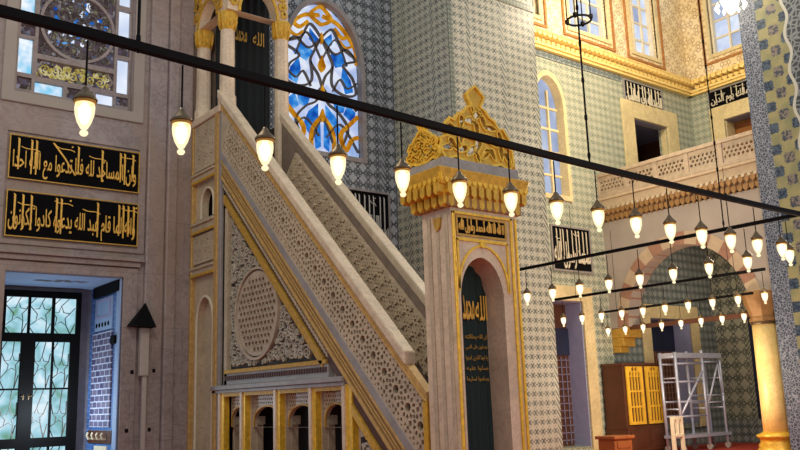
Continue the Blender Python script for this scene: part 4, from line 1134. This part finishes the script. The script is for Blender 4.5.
# openwork crown
def crown(fr, c, hw, z0, z1, seed, name):
    H = z1-z0
    half = [(0.30, 0.0), (0.62, 0.06), (0.86, 0.0), (1.0, 0.10), (0.98, 0.26), (0.80, 0.30), (0.90, 0.40), (0.74, 0.52), (0.62, 0.50), (0.50, 0.60), (0.36, 0.63), (0.26, 0.70), (0.12, 0.74), (0.20, 0.82), (0.24, 0.88), (0.13, 0.94), (0.0, 1.0)]
    ol = [(c+a*hw, z0+b_*H) for a, b_ in half]+[(c-a*hw, z0+b_*H) for a, b_ in reversed(half[:-1])]
    hs = []; rn = random.Random(seed)
    holes = [(0.0, 0.62, .10), (0.0, 0.44, .10), (0.0, 0.24, .12), (0.0, 0.08, .07)]
    for a in ((0.20, 0.54, .10), (0.22, 0.36, .11), (0.20, 0.15, .10), (0.42, 0.50, .09), (0.45, 0.32, .11), (0.42, 0.16, .09), (0.66, 0.40, .09), (0.66, 0.20, .10), (0.84, 0.15, .09), (0.10, 0.68, .05)): holes += [a, (-a[0], a[1], a[2])]
    for a, b_, r in holes:
        th = rn.uniform(0, PI); cx, cz = c+a*hw, z0+b_*H; R = r*hw*1.36
        h = []
        for k in range(10):
            w = 2*PI*k/10; uu, vv = R*math.cos(w)*1.25, R*math.sin(w)*(0.55+0.25*math.cos(w))
            h.append((cx+uu*math.cos(th)-vv*math.sin(th), cz+uu*math.sin(th)+vv*math.cos(th)))
        if all(inpoly(p, ol) for p in h): hs.append(h)
    o = MB().plate(fr, ol, hs, -0.07, 0.0).build(name, 'gold', mn, bevel=0.008)
    k = MB(); k.ribbon(fr, ol+[ol[0]], 0.035, 0.0, 0.025)
    for h in hs: k.ribbon(fr, h+[h[0]], 0.018, 0.0, 0.02)
    k.build('crown_relief', 'gold_bright', o)
crown(FY(8.08), 7.66, 0.66, 4.68, 5.80, 3, 'crown')
crown(FX(6.98), 8.40, 0.34, 4.68, 5.30, 4, 'side_crown')
crown(FX(8.28), 8.40, 0.34, 4.68, 5.30, 5, 'side_crown')

# curtains
def curtain(name, fr, u0, u1, v0, v1, mat, label, amp=0.03, folds=7, head=None):
    nu, nv = folds*8, 12
    t = thing(name, label, 'curtain', fr.p((u0+u1)/2, v0, 0))
    q = MB(); b = 0
    for s_ in (0, 0.012):
        for i in range(nu+1):
            for j in range(nv+1):
                u = u0+(u1-u0)*i/nu; vt = v1 if head is None else head(u); v = v0+(vt-v0)*j/nv
                k = amp*math.sin(2*PI*folds*i/nu+0.4*math.sin(j*0.5))*(1-0.35*j/nv)
                q.v.append(fr.p(u, v, k-s_))
    m = nv+1; o2 = (nu+1)*m
    for i in range(nu):
        for j in range(nv):
            a = i*m+j; q.f.append((a, a+m, a+m+1, a+1)); q.f.append((o2+a, o2+a+m, o2+a+m+1, o2+a+1))
    for i in range(nu):
        for j in (0, nv): a = i*m+j; q.f.append((a, a+m, o2+a+m, o2+a))
    for j in range(nv):
        for i in (0, nu): a = i*m+j; q.f.append((a, a+1, o2+a+1, o2+a))
    q.build('cloth', mat, t, True); return t
cf = FY(8.34)
def arch_head(u):
    for (a, za), (b_, zb) in zip(ao[1:-1], ao[2:-1]):
        if a <= u <= b_: return za+(zb-za)*(u-a)/max(b_-a, 1e-6)-0.02
    return 2.83
t = curtain('curtain', cf, 7.175, 7.915, 0.05, 3.42, 'curtain_green', 'dark green curtain with gold script hanging in the pulpit portal', 0.022, 6, arch_head)
for tx, a, b_ in (('محمد', 7.46, 7.66), ('الله', 7.68, 7.89)):
    q = MB(); lettering(q, cf, tx, a, b_, 2.62, 2.95, 0.03, 0.04, 0.005); q.build('large_script', 'gold_letter', t)
for i, tx in enumerate(('ان الله وملاءكته'.replace('ء', 'ا'), 'يصلون على النبي', 'يا ايها الذين امنوا', 'صلوا عليه', 'وسلموا تسليما')):
    v = 2.40-0.135*i; q = MB(); lettering(q, cf, tx, 7.48, 7.86, v-0.036, v+0.036, 0.03, 0.036, 0.0); q.build('small_script', 'gold_dull', t)
cf = FY(15.72)
t = curtain('curtain', cf, 7.46, 8.74, 7.25, 10.95, 'curtain_dark', 'dark curtain with two gold roundels in the columned top of the pulpit', 0.03, 7)
for tx, a, b_ in (('محمد', 7.88, 8.16), ('الله', 8.30, 8.58)):
    q = MB(); lettering(q, cf, tx, a, b_, 9.36, 9.68, 0.04, 0.05, 0.01); q.build('gold_script', 'gold_dull', t)

# ------------------------------------------------------------------ hooded pole on the marble wall
t = thing('hooded_pole', 'grey wall pole with a black pointed hood beside the garden door', 'pole', (6.12, 15.84, 0))
MB().box(6.03, 6.20, 15.80, 15.92, 2.24, 3.14).build('upper_case', 'pipe_grey', t, bevel=0.015)
MB().box(6.10, 6.18, 15.83, 15.91, 0.0, 2.26).build('pipe', 'pipe_grey', t, bevel=0.01)
q = MB(); q.v = [Vector(p) for p in ((5.80, 15.62, 3.17), (6.26, 15.62, 3.14), (6.26, 15.95, 3.14), (5.80, 15.95, 3.17), (6.10, 15.80, 3.62))]; q.f = [(0, 1, 2, 3), (0, 1, 4), (1, 2, 4), (2, 3, 4), (3, 0, 4)]
q.build('hood', 'black', t)
for i, (x, z) in enumerate(((5.93, 2.32), (6.34, 2.34), (5.86, 1.25), (6.28, 1.25))):
    tag(MB().box(x-0.03, x+0.03, 15.9 if x > 6.12 else 15.93, 16.01, z-0.035, z+0.035).build('wall_clamp', 'black', bevel=0.008),
        ('black clamp on the marble wall, upper left of the hooded pole', 'black clamp on the marble wall, upper right of the hooded pole', 'black clamp on the marble wall, lower left of the hooded pole', 'black clamp on the marble wall, lower right of the hooded pole')[i], 'clamp', 'clamps around the hooded pole')

# ------------------------------------------------------------------ furniture of the bay
t = thing('bookcase', 'dark wood cabinet with two yellow pierced doors against the tiled wall', 'cabinet', (20.32, 15.5, 0))
MB().box(19.47, 21.20, 15.22, 15.92, 0.72, 2.40).box(19.44, 21.24, 15.18, 15.94, 2.38, 2.46).box(19.44, 21.24, 15.18, 15.94, 0.66, 0.74).build('body', 'wood_dark', t, bevel=0.01)
MB().box(19.45, 21.22, 15.18, 15.94, 0.0, 0.68).build('base', 'wood_dark', t, bevel=0.01)
for u0, u1 in ((19.56, 20.28), (20.42, 21.14)):
    f_ = FY(15.20); w = u1-u0; hs = []
    for r in range(3):
        z0 = 0.86+r*0.42
        for k in range(4): hs.append(rect(u0+0.10+k*(w-0.2)/4+0.014, u0+0.10+(k+1)*(w-0.2)/4-0.014, z0, z0+0.375))
    for k in range(4):
        a = u0+0.10+k*(w-0.2)/4+0.025; hs.append(arch(a, a+(w-0.2)/4-0.05, 2.16, 2.22, 4, 2.10))
    hs += [ngon((u0+w*0.41, 2.285), 0.06, 8), ngon((u0+w*0.59, 2.285), 0.06, 8)]
    d = MB().plate(f_, rect(u0, u1, 0.78, 2.36), hs, 0.0, 0.04).build('door', 'lattice_yellow', t)
    MB().fbox(f_, u0+0.03, u1-0.03, 0.8, 2.34, -0.005, 0.0).build('backing', 'wood_dark', d)
    MB().fbox(FY(15.16), u0, u1, 0.08, 0.62, -0.02, 0.02).fbox(FY(15.14), u0+0.1, u1-0.1, 0.16, 0.54, -0.02, 0.01).build('lower_door', 'wood_dark', t, bevel=0.008)
t = thing('low_chest', 'small reddish wooden chest standing before the yellow doored cabinet', 'chest', (18.05, 14.5, 0))
MB().box(17.72, 18.42, 14.28, 14.80, 0.0, 0.50).build('body', 'wood_mid', t, bevel=0.01)
MB().box(17.66, 18.48, 14.22, 14.86, 0.50, 0.58).build('lid', 'wood_mid', t, bevel=0.015)
MB().fbox(FY(14.28), 17.82, 18.32, 0.28, 0.44, 0, 0.02).fbox(FY(14.28), 17.82, 18.32, 0.06, 0.22, 0, 0.02).build('drawer', 'wood_mid', t)

t = thing('scaffold', 'pale metal rolling scaffold standing before the grilled window', 'scaffold', (22.1, 14.9, 0))
Ys = (14.45, 14.95)
def pole(name, pts, r=0.035): return MB().tube(pts, r, 8).build(name, 'scaffold_metal', t, True)
for x, zt in ((20.85, 2.72), (22.12, 2.78)):
    for y in Ys: pole('upright', [(x, y, 0.12), (x, y, zt)], 0.045)
for y in Ys: pole('upright', [(23.02, y, 0.12), (23.02, y, 2.5)], 0.035)
for y in Ys:
    for z in (0.95, 1.35, 1.9, 2.4, 2.68): pole('rung', [(20.85, y, z), (22.12, y, z)], 0.026)
    for z in (1.3, 1.5, 2.45): pole('rung', [(22.12, y, z), (23.02, y, z)], 0.026)
for z in (1.15, 2.0, 2.6):
    for x in (20.85, 22.12, 23.02): pole('cross_bar', [(x, Ys[0], z), (x, Ys[1], z)], 0.022)
pole('brace', [(20.9, Ys[0], 1.0), (22.2, Ys[0], 2.3)]); pole('brace', [(22.3, Ys[0], 1.35), (22.9, Ys[0], 2.4)], 0.03); pole('brace', [(22.9, Ys[0], 2.4), (23.02, Ys[0], 1.5)], 0.03)
MB().box(20.78, 23.2, 14.4, 15.0, 0.36, 0.44).build('platform', 'scaffold_metal', t)
MB().box(20.83, 23.06, 14.4, 15.0, 2.56, 2.70).build('deck', 'scaffold_metal', t)
for x in (20.85, 22.12, 23.02):
    for y in Ys: MB().tube([(x-0.03, y, 0.085), (x+0.03, y, 0.085)], 0.085, 12).build('wheel', 'pipe_grey', t)
t = thing('stand', 'small cream openwork stand on legs in front of the scaffold foot', 'stand', (20.2, 14.1, 0))
MB().plate(FY(14.1), rect(19.98, 20.44, 0.44, 0.98), [arch(20.03, 20.18, 0.75, 0.90, 6, 0.52), arch(20.24, 20.39, 0.75, 0.90, 6, 0.52)], -0.10, 0).build('panel', 'cream_paint', t, bevel=0.01)
for x in (20.01, 20.41): MB().box(x-0.03, x+0.03, 14.1, 14.2, 0, 0.46).build('leg', 'cream_paint', t)
tag(MB().box(23.7, 24.6, 12.8, 13.2, 0.0, 0.5).build('shoe_box', 'wood_mid', bevel=0.03), 'low dark red wooden box beside the yellow column', 'box')

# ------------------------------------------------------------------ hanging lamps
ORD = ['first', 'second', 'third', 'fourth', 'fifth', 'sixth', 'seventh', 'eighth', 'ninth', 'tenth', 'eleventh', 'twelfth', 'thirteenth', 'fourteenth', 'fifteenth', 'sixteenth']
def make_lamp(loc, label, group):
    t = thing('pendant_lamp', label, 'lamp', loc, group); x, y, z = loc
    MB().tube([(x, y, z-0.02), (x, y, z-0.34)], 0.007, 6).build('wire', 'dark_iron', t)
    MB().lathe(loc, [(0.010, -0.335), (0.022, -0.352), (0.030, -0.37), (0.066, -0.41), (0.078, -0.43), (0.076, -0.438)], 16).build('cap', 'bronze', t, True)
    MB().lathe(loc, [(0.066, -0.436), (0.070, -0.44), (0.070, -0.452), (0.062, -0.456)], 16).build('collar', 'gold_dull', t, True)
    MB().lathe(loc, [(0.060, -0.455), (0.064, -0.485), (0.060, -0.53), (0.046, -0.58), (0.024, -0.622), (0.012, -0.632)], 16).build('glass', 'lamp_glass', t, True)
    MB().lathe(loc, [(0.012, -0.45), (0.036, -0.49), (0.036, -0.54), (0.014, -0.59)], 12).build('bulb', 'lamp_bulb', t, True)
    MB().lathe(loc, [(0.008, -0.63), (0.024, -0.642), (0.028, -0.655), (0.018, -0.670), (0.004, -0.675)], 12).build('finial', 'lamp_glass', t, True)
    return t
def copy_tree(o, loc, label):
    c = o.copy(); C.objects.link(c); c.location = loc; c['label'] = label
    for ch in o.children:
        d = ch.copy(); C.objects.link(d); d.parent = c
    return c
A0, A1 = Vector((1.623, 5.333, 4.03)), Vector((10.998, 5.792, 4.0))
B0, B1 = Vector((11.68, 5.82, 4.0)), Vector((11.70, 11.5, 4.0))
D = (A1-A0)/14
def sag(t): return -0.05*math.sin(PI*min(max(t, 0), 1))
cf_ = thing('chandelier_frame', 'long black hanging bar crossing in front of the pulpit, turning back at the right', 'chandelier', (6.3, 5.6, 4.0))
def sqbar(mb, pts, h): mb.tube([Vector(p) for p in pts], h, 4); return mb
q = MB(); pts = []
for k in range(-2, 15): pts.append(A0+D*k+Vector((0, 0, sag(k/15))))
pts.append(B0); sqbar(q, pts, 0.042); q.build('bar', 'dark_iron', cf_)
q = MB(); sqbar(q, [B0, B1], 0.036); q.build('bar', 'dark_iron', cf_)
def chain(x, y, z0, z1, beads=True):
    q = MB().tube([(x, y, z0), (x, y, z1)], 0.011, 6)
    z = z0+0.1
    while z < z1 and beads:
        q.lathe((x, y, z), [(0.004, -0.05), (0.017, -0.02), (0.017, 0.02), (0.004, 0.05)], 8); z += 0.42
    q.build('chain', 'dark_iron', cf_)
chain(1.965, 5.35, 3.98, 9); chain(6.927, 5.61, 3.98, 11); chain(11.69, 7.02, 4.0, 13)
first = None
ALT = ['above the mosaic window sill', '']
for k in range(15):
    p = A0+D*k; p.z += sag(k/15)-0.03
    lb = '%s lamp from the left on the long black bar in front' % ORD[k]
    if first is None: first = make_lamp(p, lb, 'lamps on the front bar'); proto = first
    else: copy_tree(proto, p, lb)
def inv_space(y_near, y_far, n): return [y_near+(y_far-y_near)*i/(n-1) for i in range(n)]
ys2 = inv_space(6.06, 11.19, 9)
for k, y in enumerate(ys2):
    o = copy_tree(proto, (11.69, y, 3.97), '%s lamp from the right on the bar running back from the front bar' % ORD[k]); o['group'] = 'lamps on the receding bar'
def lamp_row(name, p0, p1, l0, l1, n, label, lab_each, grp):
    f2 = thing(name, label, 'chandelier', (p0+p1)/2)
    q = MB(); sqbar(q, [p0, p1], 0.042); q.build('bar', 'dark_iron', f2)
    for s_ in (0.12, 0.88):
        p = p0.lerp(p1, s_); MB().tube([p, p+Vector((0, 0, 2.3))], 0.006, 6).build('wire', 'dark_iron', f2)
    for k in range(n):
        p = l0.lerp(l1, k/(n-1)); p.z -= 0.03
        o = copy_tree(proto, p, lab_each % ORD[k]); o['group'] = grp
lamp_row('chandelier_frame', Vector((16.4, 9.05, 4.0)), Vector((16.25, 14.6, 4.0)), Vector((16.4, 9.12, 4.0)), Vector((16.25, 14.37, 4.0)), 10, 'black lamp bar crossing in front of the gallery arch', '%s lamp from the right on the bar before the gallery arch', 'lamps on the bar before the gallery arch')
lamp_row('chandelier_frame', Vector((19.6, 11.2, 3.93)), Vector((19.6, 15.9, 3.93)), Vector((19.6, 11.5, 3.93)), Vector((19.6, 15.7, 3.93)), 8, 'thin lamp bar just under the springing of the gallery arch', '%s lamp from the right on the bar nearest the arch', 'lamps on the bar nearest the arch')

# crystal lamp and iron ring hanging high in the bay
t = thing('hanging_lamp', 'bright crystal lamp hanging before the upper window beside the tiled pillar', 'lamp', (18.6, 10.32, 11.2))
MB().tube([(18.6, 10.32, 11.36), (18.6, 10.32, 18)], 0.012, 6).build('wire', 'dark_iron', t)
q = MB(); q.lathe((18.6, 10.32, 0), [(0.05, 10.68), (0.16, 10.83), (0.24, 11.05), (0.16, 11.25), (0.05, 11.38)], 12); q.build('globe', 'crystal_lit', t, True)
for i in range(12):
    a = 2*PI*i/12; MB().lathe((18.6+0.34*math.cos(a), 10.32+0.34*math.sin(a), 10.88), [(0.004, -0.09), (0.045, 0), (0.004, 0.09)], 6).build('crystal_drop', 'crystal_lit', t)
t = thing('hanging_iron_ring', 'dark iron ring with small cups hanging before an upper window', 'chandelier', (17.2, 13.9, 12.4))
MB().tube([(17.2+0.33*math.cos(2*PI*k/24), 13.9+0.33*math.sin(2*PI*k/24), 11.55) for k in range(24)], 0.03, 6, True).build('ring', 'dark_iron', t)
for k in range(4):
    a = 2*PI*k/4+0.4; x, y = 17.2+0.33*math.cos(a), 13.9+0.33*math.sin(a)
    MB().tube([(x, y, 11.55), (x, y, 13.4)], 0.018, 6).build('wire', 'dark_iron', t)
    MB().lathe((x, y, 11.55), [(0.03, -0.05), (0.06, 0.0), (0.06, 0.08)], 8).build('cup', 'dark_iron', t)

# ------------------------------------------------------------------ light
w = bpy.data.worlds.new('world'); scene.world = w; w.use_nodes = True
bg = w.node_tree.nodes['Background']; bg.inputs[0].default_value = (0.80, 0.90, 1.0, 1); bg.inputs[1].default_value = 0.62
def point(name, loc, col, power, r=0.3):
    l = bpy.data.lights.new(name, 'POINT'); l.color = col; l.energy = power; l.shadow_soft_size = r
    o = bpy.data.objects.new(name, l); C.objects.link(o); o.location = loc; return o
WARM = (1.0, 0.85, 0.62)  # unseen fill points with no fixture, added to brighten the room
point('warm_fill', (15.0, 7.6, 4.4), WARM, 520, 0.8)
point('warm_fill', (18.6, 12.2, 13.2), WARM, 1250, 0.6)
point('warm_fill', (17.4, 13.4, 8.6), WARM, 240, 0.5)
point('warm_fill', (18.3, 12.6, 2.0), WARM, 280, 0.5)  # added unseen to brighten the cabinet
point('warm_fill', (23.0, 13.5, 5.2), WARM, 70, 0.4)
point('warm_fill', (2.6, 8.2, 8.4), WARM, 520, 0.8)  # added unseen to brighten the far balustrade
point('warm_fill', (7.0, 2.0, 4.2), WARM, 260, 0.6)
point('door_daylight', (4.6, 17.1, 1.6), (0.74, 0.88, 1.0), 70, 0.03)

vs_ = scene.view_settings; vs_.view_transform = 'Standard'; vs_.look = 'None'; vs_.exposure = 0.1; vs_.gamma = 1.0; vs_.use_curve_mapping = False
scene.cycles.max_bounces = 6
